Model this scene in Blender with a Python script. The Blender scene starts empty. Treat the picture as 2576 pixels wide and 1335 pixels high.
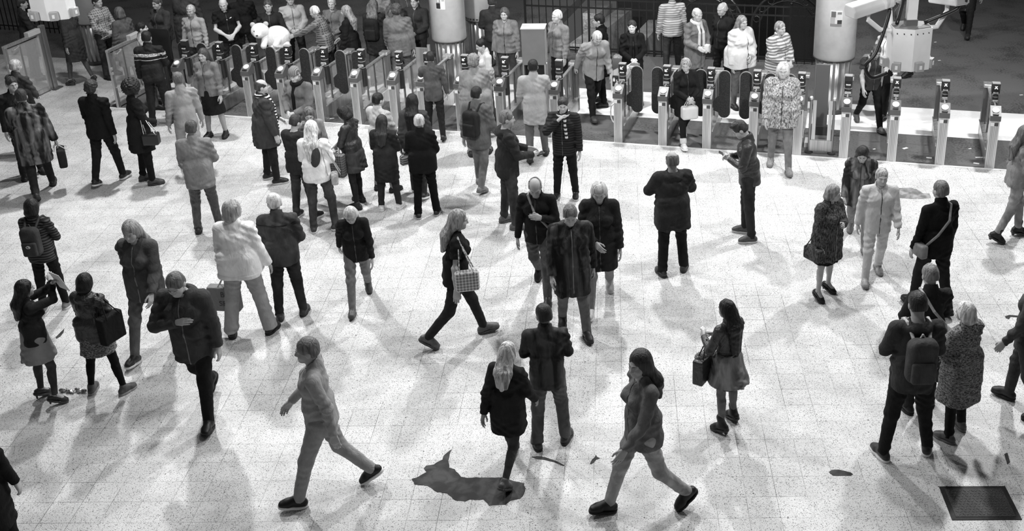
import bpy, bmesh, math, random
import numpy as np
from mathutils import Matrix, Vector
random.seed(7)
scene = bpy.context.scene
COL = scene.collection
PI = math.pi
T = .3                                                     # floor tile, metres
# ------------------------------------------------------------------ camera (solved from the tile joints)
FPX, PITCH, ROLL, CX, CY, CH = 2762.34, .40365, -.02803, 1479.6, 409.3, 24.2957 * T
TILE_YAW, TILE_OX, TILE_OY = -.02967, -1.1113 * T, 29.8858 * T
cp, sp = math.cos(PITCH), math.sin(PITCH)
cr, sr = math.cos(ROLL), math.sin(ROLL)
W2C = np.array([[cr, -sr, 0], [sr, cr, 0], [0, 0, 1]]) @ np.array([[1, 0, 0], [0, -sp, -cp], [0, cp, -sp]])
def at(px, py, z=0.0):
    """world point at height z seen at pixel (px, py)"""
    d = W2C.T @ np.array([(px - CX) / FPX, (py - CY) / FPX, 1.0])
    t = (z - CH) / d[2]
    return np.array([d[0] * t, d[1] * t, z])
def pix(p):
    c = W2C @ (np.asarray(p, float) - np.array([0, 0, CH]))
    return CX + FPX * c[0] / c[2], CY + FPX * c[1] / c[2]
cam_d = bpy.data.cameras.new('camera'); cam = bpy.data.objects.new('camera', cam_d); COL.objects.link(cam)
cam_d.sensor_width = 36; cam_d.lens = FPX / 2576 * 36
cam_d.shift_x = -(CX - 1288) / 2576; cam_d.shift_y = (CY - 667.5) / 2576
Rcw = W2C.T @ np.diag([1, -1, -1])
M = Matrix(Rcw.tolist()).to_4x4(); M.translation = (0, 0, CH); cam.matrix_world = M
cam_d.clip_end = 200
scene.camera = cam

# ------------------------------------------------------------------ materials
MATS = {}
def nodes_of(name):
    m = bpy.data.materials.new(name); m.use_nodes = True
    nt = m.node_tree; b = nt.nodes['Principled BSDF']
    return m, nt, b
def N(nt, t, **kw):
    n = nt.nodes.new(t)
    for k, v in kw.items():
        if k.startswith('i_'): n.inputs[k[2:].replace('_', ' ')].default_value = v
        else: setattr(n, k, v)
    return n
def g4(t): return (t, t, t, 1)
def mat(kind, tone, **o):
    key = (kind, round(tone, 3), tuple(sorted(o.items())))
    if key in MATS: return MATS[key]
    m, nt, b = nodes_of('%s_%d' % (kind, len(MATS))); L = nt.links.new
    MATS[key] = m
    b.inputs['Base Color'].default_value = g4(tone)
    tc = N(nt, 'ShaderNodeTexCoord')
    def ramp(src, lo, hi, p0=.3, p1=.7):
        r = N(nt, 'ShaderNodeValToRGB'); e = r.color_ramp.elements
        e[0].position, e[1].position = p0, p1; e[0].color, e[1].color = g4(lo), g4(hi)
        L(src, r.inputs[0]); return r.outputs[0]
    def noise(scale, sc=(1, 1, 1), detail=3, dist=0.):
        mp = N(nt, 'ShaderNodeMapping'); mp.inputs['Scale'].default_value = sc
        L(tc.outputs['Object'], mp.inputs[0])
        n = N(nt, 'ShaderNodeTexNoise', i_Scale=scale, i_Detail=detail, i_Distortion=dist)
        L(mp.outputs[0], n.inputs[0]); return n.outputs[0]
    def wave(scale, axis='Z', dist=0., detail=1.):
        n = N(nt, 'ShaderNodeTexWave', bands_direction=axis, i_Scale=scale, i_Distortion=dist, i_Detail=detail)
        L(tc.outputs['Object'], n.inputs[0]); return n.outputs[1]
    def bump(h, s, d):
        n = N(nt, 'ShaderNodeBump', i_Strength=s, i_Distance=d)
        L(h, n.inputs['Height']); L(n.outputs[0], b.inputs['Normal']); return n
    C = b.inputs['Base Color']; rough = .85
    if kind in ('cloth', 'denim', 'fur', 'knit', 'marl', 'stripe', 'streak', 'plaid', 'check'): b.inputs['Specular IOR Level'].default_value = .15
    if kind in ('hair', 'skin', 'shoe', 'rubber'): b.inputs['Specular IOR Level'].default_value = .3
    if kind == 'cloth':
        q = 1. if tone < .22 else .4; L(ramp(noise(9, (1, 1, .6), 4, 1.), tone * (1 - .22 * q), min(.95, tone * (1 + .3 * q))), C); bump(noise(14, (1, 1, .55), 4, 1.5), .55, .02)
    elif kind == 'denim':
        L(ramp(noise(7, (1, 1, .5), 4, .5), tone * .6, min(1, tone * 1.7)), C); bump(noise(16, (1, 1, .8), 3, 1.2), .55, .016)
    elif kind == 'leather':
        rough = .42; L(ramp(noise(12, (1, 1, .7), 3, 1.5), tone * .7, min(1, tone * 1.5)), C); bump(noise(18, (1, 1, .5), 3, 2.), .7, .016)
    elif kind == 'fur':
        L(ramp(noise(55, (1, 1, .45), 3, .6), tone * .25, min(1, tone * 2.1), .35, .7), C); bump(noise(70, (1, 1, .4), 3), .9, .02)
    elif kind == 'knit':
        L(ramp(wave(o.get('s', 16), 'X', 1.), tone * .55, min(1, tone * 1.35)), C); bump(wave(o.get('s', 16), 'X', 1.), .5, .01)
    elif kind == 'marl':
        L(ramp(noise(45, (1, 1, 2.5), 3, .4), tone * .25, min(1, tone * 2.2), .38, .64), C); bump(noise(25), .3, .01)
    elif kind == 'stripe':
        L(ramp(wave(o.get('s', 6), 'Z', .15), o.get('lo', tone * .3), tone, .45, .55), C); bump(noise(14, (1, 1, .6), 3, 1.), .4, .016)
    elif kind == 'streak':
        L(ramp(noise(11, (1, 1, .14), 3, .5), o.get('lo', tone * .2), tone * 1.5, .4, .64), C); bump(noise(14, (1, 1, .3), 3, 1.), .5, .016)
    elif kind == 'plaid':
        mx = N(nt, 'ShaderNodeMath', operation='MAXIMUM'); L(wave(7, 'Z'), mx.inputs[0]); L(wave(7, 'X'), mx.inputs[1])
        L(ramp(mx.outputs[0], tone * .35, tone * 1.2, .25, .85), C); bump(noise(14), .3, .012)
    elif kind == 'hair':
        rough = .5; L(ramp(noise(28, (1, 1, .12), 4, 1.2), tone * .45, min(1, tone * 1.9), .32, .68), C); bump(noise(34, (1, 1, .1), 3, 1.), .8, .016)
    elif kind == 'skin':
        rough = .6; L(ramp(noise(20), tone * .92, min(1, tone * 1.06)), C)
        b.inputs['Subsurface Weight'].default_value = .05; b.inputs['Subsurface Radius'].default_value = (.01, .01, .01)
    elif kind == 'shoe':
        rough = .45; L(ramp(noise(30), tone * .8, min(1, tone * 1.25)), C)
    elif kind == 'steel':
        rough = .34; b.inputs['Metallic'].default_value = .85
        L(ramp(noise(30, (1, 1, .03), 3), tone * .75, min(1, tone * 1.2)), C)
    elif kind == 'paint':
        rough = .5; L(ramp(noise(5, (1, 1, 1), 5, .3), tone * .9, min(1, tone * 1.06)), C)
    elif kind == 'rubber':
        rough = .6; L(ramp(noise(90, (1, 1, 1), 2), tone * .5, tone * 1.6, .42, .72), C); bump(noise(60), .2, .004)
    elif kind == 'plastic':
        rough = .38
    elif kind == 'check':
        v = N(nt, 'ShaderNodeTexVoronoi', i_Scale=26., i_Randomness=0.); L(tc.outputs['Object'], v.inputs[0])
        L(ramp(v.outputs[0], tone * .45, min(1, tone * 1.5), .3, .62), C)
    elif kind == 'glass':
        rough = .06; b.inputs['Base Color'].default_value = g4(.75); b.inputs['Alpha'].default_value = .22; b.inputs['IOR'].default_value = 1.45
    elif kind == 'lamp':
        b.inputs['Emission Color'].default_value = g4(1); b.inputs['Emission Strength'].default_value = o.get('e', 1.)
    b.inputs['Roughness'].default_value = o.get('rough', rough)
    return m

# ------------------------------------------------------------------ object helpers
def tag(o, label=None, cat=None, group=None, kind=None):
    if label: o['label'] = label
    if cat: o['category'] = cat
    if group: o['group'] = group
    if kind: o['kind'] = kind
    return o
def link(name, me, m, parent=None):
    o = bpy.data.objects.new(name, me); COL.objects.link(o)
    if m is not None:
        me.materials.clear(); me.materials.append(m)
    if parent is not None: o.parent = parent
    return o
def empty(name, loc, rz=0.):
    o = bpy.data.objects.new(name, None); COL.objects.link(o); o.location = Vector(loc); o.rotation_euler = (0, 0, rz); o.empty_display_size = .1
    return o
def np_mesh(name, v, quads, smooth=True):
    me = bpy.data.meshes.new(name); v = np.ascontiguousarray(v, np.float32); q = np.ascontiguousarray(quads, np.int32); k = q.shape[1]
    me.vertices.add(len(v)); me.vertices.foreach_set('co', v.ravel())
    me.loops.add(q.size); me.loops.foreach_set('vertex_index', q.ravel())
    me.polygons.add(len(q)); me.polygons.foreach_set('loop_start', np.arange(0, q.size, k, dtype=np.int32))
    me.polygons.foreach_set('loop_total', np.full(len(q), k, np.int32))
    if smooth: me.polygons.foreach_set('use_smooth', np.ones(len(q), bool))
    me.update(calc_edges=True); me.validate(); return me
class MB:
    """collects shapes into one bmesh"""
    def __init__(s): s.b = bmesh.new()
    def box(s, c, d, rz=0., R=None, bev=0.):
        r = bmesh.ops.create_cube(s.b, size=1.0); v = r['verts']
        Mx = Matrix.Translation(Vector(c)) @ (R.to_4x4() if R is not None else Matrix.Rotation(rz, 4, 'Z')) @ Matrix.Diagonal((d[0], d[1], d[2], 1))
        bmesh.ops.transform(s.b, matrix=Mx, verts=v)
        if bev:
            es = list({e for x in v for e in x.link_edges})
            bmesh.ops.bevel(s.b, geom=es, offset=bev, segments=2, affect='EDGES', profile=.5)
        return s
    def cyl(s, a, b, ra, rb=None, n=16):
        a, b = Vector(a), Vector(b); rb = ra if rb is None else rb; d = b - a
        Mx = Matrix.Translation((a + b) / 2) @ d.to_track_quat('Z', 'Y').to_matrix().to_4x4()
        bmesh.ops.create_cone(s.b, cap_ends=True, segments=n, radius1=ra, radius2=rb, depth=d.length, matrix=Mx); return s
    def sph(s, c, r, sc=(1, 1, 1), n=16):
        bmesh.ops.create_uvsphere(s.b, u_segments=n, v_segments=n // 2 + 2, radius=r, matrix=Matrix.Translation(Vector(c)) @ Matrix.Diagonal((*sc, 1))); return s
    def tube(s, pts, r, n=8):
        pts = [Vector(p) for p in pts]; rings = []
        for i, p in enumerate(pts):
            t = (pts[min(i + 1, len(pts) - 1)] - pts[max(i - 1, 0)]).normalized(); q = t.to_track_quat('Z', 'Y')
            rings.append([s.b.verts.new(p + q @ Vector((r * math.cos(2 * PI * k / n), r * math.sin(2 * PI * k / n), 0))) for k in range(n)])
        for A, B in zip(rings, rings[1:]):
            for k in range(n): s.b.faces.new((A[k], A[(k + 1) % n], B[(k + 1) % n], B[k]))
        s.b.faces.new(rings[0][::-1]); s.b.faces.new(rings[-1]); return s
    def prism(s, poly, z0, z1, Mx=None):
        lo = [s.b.verts.new((x, y, z0)) for x, y in poly]; hi = [s.b.verts.new((x, y, z1)) for x, y in poly]; n = len(poly)
        s.b.faces.new(lo[::-1]); s.b.faces.new(hi)
        for i in range(n): s.b.faces.new((lo[i], lo[(i + 1) % n], hi[(i + 1) % n], hi[i]))
        if Mx is not None: bmesh.ops.transform(s.b, matrix=Mx, verts=lo + hi)
        return s
    def build(s, name, m, parent=None, smooth=False, loc=None):
        bmesh.ops.recalc_face_normals(s.b, faces=s.b.faces)
        me = bpy.data.meshes.new(name); s.b.to_mesh(me); s.b.free()
        if smooth:
            for p in me.polygons: p.use_smooth = True
        o = link(name, me, m, parent)
        if loc is not None: o.location = Vector(loc)
        return o
def spline(pts, n=6):
    out = []; P = [Vector(p) for p in pts]; P = [P[0] * 2 - P[1]] + P + [P[-1] * 2 - P[-2]]
    for i in range(1, len(P) - 2):
        a, b, c, d = P[i - 1:i + 3]
        for k in range(n):
            t = k / n; out.append(.5 * ((2 * b) + (c - a) * t + (2 * a - 5 * b + 4 * c - d) * t * t + (3 * b - 3 * c + d - a) * t ** 3))
    out.append(P[-2]); return out

# ------------------------------------------------------------------ implicit surfaces -> one closed mesh
def rx(t): c, s = math.cos(t), math.sin(t); return np.array([[1, 0, 0], [0, c, -s], [0, s, c]])
def ry(t): c, s = math.cos(t), math.sin(t); return np.array([[c, 0, s], [0, 1, 0], [-s, 0, c]])
def rz(t): c, s = math.cos(t), math.sin(t); return np.array([[c, -s, 0], [s, c, 0], [0, 0, 1]])
I3 = np.eye(3)
def V3(*a): return np.array(a, float)
def rc(a, b, ra, rb=None): return ('rc', np.asarray(a, float), np.asarray(b, float), ra, ra if rb is None else rb)
def el(c, r, R=I3): return ('el', np.asarray(c, float), np.asarray(r, float), R)
def bx(c, h, rnd, R=I3): return ('bx', np.asarray(c, float), np.asarray(h, float), R, rnd)
def prim_box(p):
    if p[0] == 'rc':
        r = max(p[3], p[4]); return np.minimum(p[1], p[2]) - r, np.maximum(p[1], p[2]) + r
    e = np.abs(p[3]) @ p[2]; return p[1] - e, p[1] + e
def prim_d(p, X, Y, Z):
    if p[0] == 'rc':
        a, b = p[1], p[2]; d = b - a; L2 = max(float(d @ d), 1e-9)
        t = np.clip(((X - a[0]) * d[0] + (Y - a[1]) * d[1] + (Z - a[2]) * d[2]) / L2, 0, 1)
        return np.sqrt((X - a[0] - t * d[0]) ** 2 + (Y - a[1] - t * d[1]) ** 2 + (Z - a[2] - t * d[2]) ** 2) - (p[3] + t * (p[4] - p[3]))
    c, r, R = p[1], p[2], p[3]; x, y, z = X - c[0], Y - c[1], Z - c[2]
    q = [R[0, i] * x + R[1, i] * y + R[2, i] * z for i in range(3)]
    if p[0] == 'el':
        k0 = np.sqrt((q[0] / r[0]) ** 2 + (q[1] / r[1]) ** 2 + (q[2] / r[2]) ** 2)
        k1 = np.sqrt((q[0] / r[0] ** 2) ** 2 + (q[1] / r[1] ** 2) ** 2 + (q[2] / r[2] ** 2) ** 2)
        return k0 * (k0 - 1) / np.maximum(k1, 1e-6)
    e = [np.abs(q[i]) - (r[i] - p[4]) for i in range(3)]
    return np.sqrt(sum(np.maximum(v, 0) ** 2 for v in e)) + np.minimum(np.maximum(np.maximum(e[0], e[1]), e[2]), 0) - p[4]
def surface(ops, res, fold=0., ff=1.):
    """ops: ('u', prim, k) union, ('s', prim, k) subtract, ('c', point, normal) cut away the side the normal points to, or a list = a group united with k"""
    def flat(o):
        for x in o:
            if x[0] == 'g': yield from flat(x[1])
            elif x[0] == 'u': yield x[1]
    bb = [prim_box(p) for p in flat(ops)]
    pad0 = 3 * res + (.045 if res > .006 else .004); lo = np.min([b[0] for b in bb], 0) - pad0; hi = np.max([b[1] for b in bb], 0) + pad0
    n = np.ceil((hi - lo) / res).astype(int) + 1
    ax = [(lo[i] + res * np.arange(n[i])).astype(np.float32) for i in range(3)]
    def sl(b0, b1, pad):
        s = [slice(max(0, int((b0[i] - pad - lo[i]) / res)), min(n[i], int((b1[i] + pad - lo[i]) / res) + 2)) for i in range(3)]
        return tuple(s), ax[0][s[0]][:, None, None], ax[1][s[1]][None, :, None], ax[2][s[2]][None, None, :]
    def run(ops):
        F = np.full(n, 9., np.float32)
        for o in ops:
            if o[0] == 'c':
                p, nn = o[1], o[2]
                d = (ax[0][:, None, None] - p[0]) * nn[0] + (ax[1][None, :, None] - p[1]) * nn[1] + (ax[2][None, None, :] - p[2]) * nn[2]
                F = np.maximum(F, d)
                continue
            if o[0] == 'g':
                G = run(o[1]); k = max(o[2], 1e-4); h = np.clip(.5 + .5 * (F - G) / k, 0, 1)
                F = F * (1 - h) + G * h - k * h * (1 - h); continue
            k = max(o[2], 1e-4); b = prim_box(o[1]); s, X, Y, Z = sl(b[0], b[1], k + 3 * res); A = F[s]
            if A.size == 0: continue
            D = prim_d(o[1], X, Y, Z)
            if o[0] == 'u':
                h = np.clip(.5 + .5 * (A - D) / k, 0, 1); F[s] = A * (1 - h) + D * h - k * h * (1 - h)
            else:
                D = -D; h = np.clip(.5 - .5 * (A - D) / k, 0, 1); F[s] = A * (1 - h) + D * h + k * h * (1 - h)
        return F
    F = run(ops)
    if fold:
        X, Y, Z = ax[0][:, None, None] * ff, ax[1][None, :, None] * ff, ax[2][None, None, :] * ff
        m = (.5 + .5 * np.sin(7.3 * Z + 9.1 * X + 2.1)) * (.5 + .5 * np.sin(11. * Z - 6.7 * X + 5.3 * Y + .6)) + .12
        a = 1.7 * np.sin(5.1 * X + 7.7 * Z + 1.3) + 1.3 * np.sin(9.7 * Y - 4.3 * Z)
        w = 1.5 * m * (np.sin(52 * Z + 21 * X + 9 * Y + 2.2 * a) + .8 * np.sin(61 * Z - 33 * X + 17 * Y - 1.9 * a + .5)) + .35 * np.sin(83 * X + 39 * Z + 2.7 * a) * np.sin(29 * Y + 23 * Z)
        F = F + (fold * w).astype(np.float32)
    S = F < 0; N3 = n - 1
    vid = []; vpt = []; quads = []
    def cid(i, j, k): return (i * N3[1] + j) * N3[2] + k
    for a in range(3):
        A = [slice(None)] * 3; B = [slice(None)] * 3; A[a] = slice(0, -1); B[a] = slice(1, None)
        e = S[tuple(A)] != S[tuple(B)]
        e = np.argwhere(e); o1, o2 = (a + 1) % 3, (a + 2) % 3
        e = e[(e[:, o1] > 0) & (e[:, o2] > 0) & (e[:, o1] < N3[o1]) & (e[:, o2] < N3[o2])]
        if not len(e): continue
        e2 = e.copy(); e2[:, a] += 1
        f0, f1 = F[e[:, 0], e[:, 1], e[:, 2]], F[e2[:, 0], e2[:, 1], e2[:, 2]]
        pt = e.astype(np.float64); pt[:, a] += f0 / (f0 - f1)
        cs = []
        for d1, d2 in ((-1, -1), (0, -1), (0, 0), (-1, 0)):
            c = e.copy(); c[:, o1] += d1; c[:, o2] += d2
            ids = cid(c[:, 0], c[:, 1], c[:, 2]); cs.append(ids); vid.append(ids); vpt.append(pt)
        q = np.stack(cs, 1); flip = f0 > 0
        q[flip] = q[flip][:, ::-1]; quads.append(q)
    vid = np.concatenate(vid); vpt = np.concatenate(vpt); quads = np.concatenate(quads)
    u, inv = np.unique(vid, return_inverse=True); cnt = np.bincount(inv)
    v = np.stack([np.bincount(inv, vpt[:, i]) / cnt for i in range(3)], 1) * res + lo
    return v, np.searchsorted(u, quads)
def smooth_verts(v, q, it):
    e = np.concatenate([q[:, [0, 1]], q[:, [1, 2]], q[:, [2, 3]], q[:, [3, 0]]]); e = np.concatenate([e, e[:, ::-1]])
    deg = np.maximum(np.bincount(e[:, 0], minlength=len(v)), 1)[:, None]
    for _ in range(it):
        s = np.stack([np.bincount(e[:, 0], v[e[:, 1], i], minlength=len(v)) for i in range(3)], 1)
        v = .5 * v + .5 * s / deg
    return v
# ------------------------------------------------------------------ the human figure: one continuous body, posed by its bones
ARM0 = math.radians(38)
NECK, HEADJ, SPINE, CHEST = V3(0, -.015, 1.46), V3(0, 0, 1.56), V3(0, 0, 1.03), V3(0, 0, 1.2)
HC = V3(0, -.002, 1.667)                                    # centre of the skull
SEX = {'m': dict(sh=.188, hip=.092, ch=1., wa=1., pe=.97, limb=1.), 'f': dict(sh=.165, hip=.092, ch=.9, wa=.88, pe=1.05, limb=.88)}
def arm_rest(side, sx): return ry(-side * ARM0), V3(side * sx['sh'], -.012, 1.415)
def body_prims(sex):
    x = SEX[sex]; L = x['limb']; P = []
    def u(bone, p, k=.025): P.append((bone, ('u', p, k)))
    u('chest', el((0, .0, 1.3), (.158 * x['ch'], .112, .19)), .04)
    u('spine', el((0, .008, 1.1), (.14 * x['wa'], .105, .17)), .05)
    u('pelvis', el((0, -.006, .95), (.16 * x['pe'], .115, .13)), .05)
    for s in (-1, 1):
        u('pelvis', el((s * .072, -.055, .91), (.085, .085, .09)), .03)
        u('chest', rc((s * .05, -.018, 1.45), (s * x['sh'] * .9, -.014, 1.425), .05, .056), .04)
        if sex == 'f': u('chest', el((s * .075, .092, 1.29), (.062, .058, .06)), .03)
        else: u('chest', el((s * .075, .075, 1.32), (.075, .045, .07)), .04)
    u('neck', rc((0, -.02, 1.45), (0, .002, 1.58), .062 * (.9 + .1 * L), .055 * (.9 + .1 * L)), .03)
    u('head', el((0, -.006, 1.672), (.075, .094, .088)), .02)
    u('head', el((0, .033, 1.605), (.056, .066, .072)), .04)
    u('head', rc((-.012, .078, 1.562), (.012, .078, 1.562), .023), .03)
    for s in (-1, 1):
        u('head', el((s * .04, .055, 1.612), (.026, .034, .03)), .025)
        u('head', rc((s * .012, .092, 1.668), (s * .045, .074, 1.668), .009), .014)
        u('head', el((s * .077, -.008, 1.63), (.011, .024, .033)), .008)
        P.append(('head', ('s', el((s * .031, .099, 1.648), (.018, .014, .011)), .012)))
        u('head', el((s * .031, .079, 1.648), (.0125, .0125, .0115)), .004)
        u('head', rc((s * .007, .1, 1.614), (s * .011, .098, 1.613), .0085), .008)
    u('head', rc((0, .092, 1.66), (0, .113, 1.62), .008, .0125), .012)
    u('head', rc((-.016, .094, 1.588), (.016, .094, 1.588), .0075), .008)
    u('head', rc((-.013, .093, 1.576), (.013, .093, 1.576), .0085), .006)
    for s in (-1, 1):
        R, S = arm_rest(s, x); sd = 'R' if s > 0 else 'L'
        w = lambda p: S + R @ np.array(p, float)
        u('up' + sd, rc(w((0, 0, 0)), w((0, 0, -.29)), .053 * L, .041 * L), .03)
        u('fo' + sd, rc(w((0, 0, -.29)), w((0, 0, -.40)), .042 * L, .040 * L), .02)
        u('fo' + sd, rc(w((0, 0, -.40)), w((0, 0, -.54)), .040 * L, .027 * L), .02)
        q = -s
        for i, (y, ln, mz) in enumerate(((.03, .92, -.632), (.0105, 1., -.638), (-.009, .94, -.634), (-.0275, .76, -.624))):
            u('ha' + sd, rc(w((0, y * .55, -.55)), w((0, y, mz)), .017 * L, .0125 * L), .012)
            p = V3(0, y, mz); a = math.radians(14)
            for ln2, da, r in ((.043, 18, .0095), (.028, 26, .0085), (.021, 20, .0078)):
                p2 = p + ln * ln2 * V3(q * math.sin(a), 0, -math.cos(a)); u('gr' + sd, rc(w(p), w(p2), r * L + .0004, r * L * .93), .003); p = p2; a += math.radians(da)
        u('ha' + sd, rc(w((0, .016, -.56)), w((q * .018, .042, -.598)), .0155 * L, .012 * L), .01)
        u('ha' + sd, rc(w((q * .018, .042, -.598)), w((q * .03, .052, -.63)), .0115 * L, .0095), .004)
        u('ha' + sd, rc(w((q * .03, .052, -.63)), w((q * .036, .05, -.655)), .0098, .0085), .004)
        h = V3(s * x['hip'], 0, .92); k = h + V3(0, 0, -.43); an = h + V3(0, 0, -.83)
        u('th' + sd, rc(h + V3(0, -.005, -.02), k, .083 * (.5 + .5 * L), .053 * (.6 + .4 * L)), .03)
        u('sh' + sd, rc(k, an, .05 * (.6 + .4 * L), .034 * (.7 + .3 * L)), .02)
        u('sh' + sd, rc(k + V3(0, -.018, -.09), k + V3(0, -.012, -.2), .046 * (.6 + .4 * L), .036), .03)
        for o, r1, o2, r2 in FOOT: u('ft' + sd, rc(an + o, an + o2, r1, r2), .02)
    return P
FOOT = [(V3(0, -.042, -.055), .034, V3(0, .02, -.045), .038), (V3(0, .0, -.01), .034, V3(.0, .105, -.056), .034), (V3(-.012, .1, -.06), .029, V3(-.012, .155, -.066), .022), (V3(.014, .1, -.06), .027, V3(.012, .145, -.068), .02)]
BONES = ['pelvis', 'spine', 'chest', 'neck', 'head'] + [b + s for s in 'LR' for b in ('up', 'fo', 'ha', 'gr', 'th', 'sh', 'ft')]
TEMPL = {}
def template(sex):
    if sex in TEMPL: return TEMPL[sex]
    P = body_prims(sex)
    v, q = surface([o for _, o in P], .0047)
    me = np_mesh('t', v, q); o = bpy.data.objects.new('t', me); COL.objects.link(o)
    d = o.modifiers.new('d', 'DECIMATE'); d.ratio = .13
    ev = o.evaluated_get(bpy.context.evaluated_depsgraph_get()); em = ev.to_mesh(); em.calc_loop_triangles()
    tv = np.empty(len(em.vertices) * 3, np.float32); em.vertices.foreach_get('co', tv); tv = tv.reshape(-1, 3).astype(float)
    tt = np.empty(len(em.loop_triangles) * 3, np.int32); em.loop_triangles.foreach_get('vertices', tt); tt = tt.reshape(-1, 3)
    ev.to_mesh_clear(); bpy.data.objects.remove(o); bpy.data.meshes.remove(me)
    best = np.full(len(tv), 9.); own = np.zeros(len(tv), int)
    for b, op in P:
        if op[0] != 'u': continue
        dd = prim_d(op[1], tv[:, 0], tv[:, 1], tv[:, 2]); m = dd < best; best[m] = dd[m]; own[m] = BONES.index(b)
    W = np.eye(len(BONES))[own]
    e = np.concatenate([tt[:, [0, 1]], tt[:, [1, 2]], tt[:, [2, 0]]]); e = np.concatenate([e, e[:, ::-1]])
    deg = np.maximum(np.bincount(e[:, 0], minlength=len(tv)), 1)[:, None]
    rigid = np.isin(own, [BONES.index(b) for b in ('head', 'haL', 'haR', 'grL', 'grR')]); keep = W[rigid].copy()
    for i in range(9):
        s = np.zeros_like(W)
        for c in range(W.shape[1]): s[:, c] = np.bincount(e[:, 0], W[e[:, 1], c], minlength=len(tv))
        W = .4 * W + .6 * s / deg
        if i < 7: W[rigid] = keep
    W /= W.sum(1, keepdims=True)
    TEMPL[sex] = (tv, tt, W); return TEMPL[sex]

def D(a): return math.radians(a)
POSES = {
    'stand': dict(legs=[(-3, 4, 3, 10, 0), (3, 4, 3, 10, 0)], aL=(4, 9, 12, 8), aR=(4, 9, 12, 8)),
    'wide': dict(legs=[(-2, 9, 2, 18, 0), (4, 9, 4, 18, 0)], aL=(4, 10, 14, 8), aR=(4, 10, 14, 8)),
    'rest': dict(legs=[(-3, 4, 2, 12, 0), (10, 5, 16, 22, 0)], aL=(4, 9, 14, 8), aR=(4, 9, 14, 8)),
    'walkL': dict(legs=[(22, 2, 6, 6, 10), (-17, 2, 24, 6, -34)], aL=(-20, 9, 14, 8), aR=(20, 9, 24, 8)),
    'walkR': dict(legs=[(-17, 2, 24, 6, -34), (22, 2, 6, 6, 10)], aL=(20, 9, 24, 8), aR=(-20, 9, 14, 8)),
    'stepL': dict(legs=[(14, 3, 8, 8, 3), (-10, 3, 12, 8, -16)], aL=(-10, 9, 14, 8), aR=(12, 9, 20, 8)),
    'stepR': dict(legs=[(-10, 3, 12, 8, -16), (14, 3, 8, 8, 3)], aL=(12, 9, 20, 8), aR=(-10, 9, 14, 8)),
}
ARMS = {'hang': (4, 9, 12, 8), 'fold': (22, 12, 88, 62), 'phone': (18, 8, 100, 40), 'front': (16, 10, 62, 50), 'face': (52, 14, 125, 38), 'bag': (-4, 14, 8, 0), 'strap': (14, 12, 118, 35),
        'hipbag': (-14, 16, 55, 10), 'fwd': (55, 8, 28, 10), 'reach': (70, 12, 12, 5), 'carry': (10, 16, 92, 25), 'back': (-18, 12, 30, 40), 'out': (18, 32, 30, 0), 'book': (32, 8, 78, 34), 'chest': (30, 22, 118, 60), 'up': (95, 20, 70, 30)}
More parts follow.
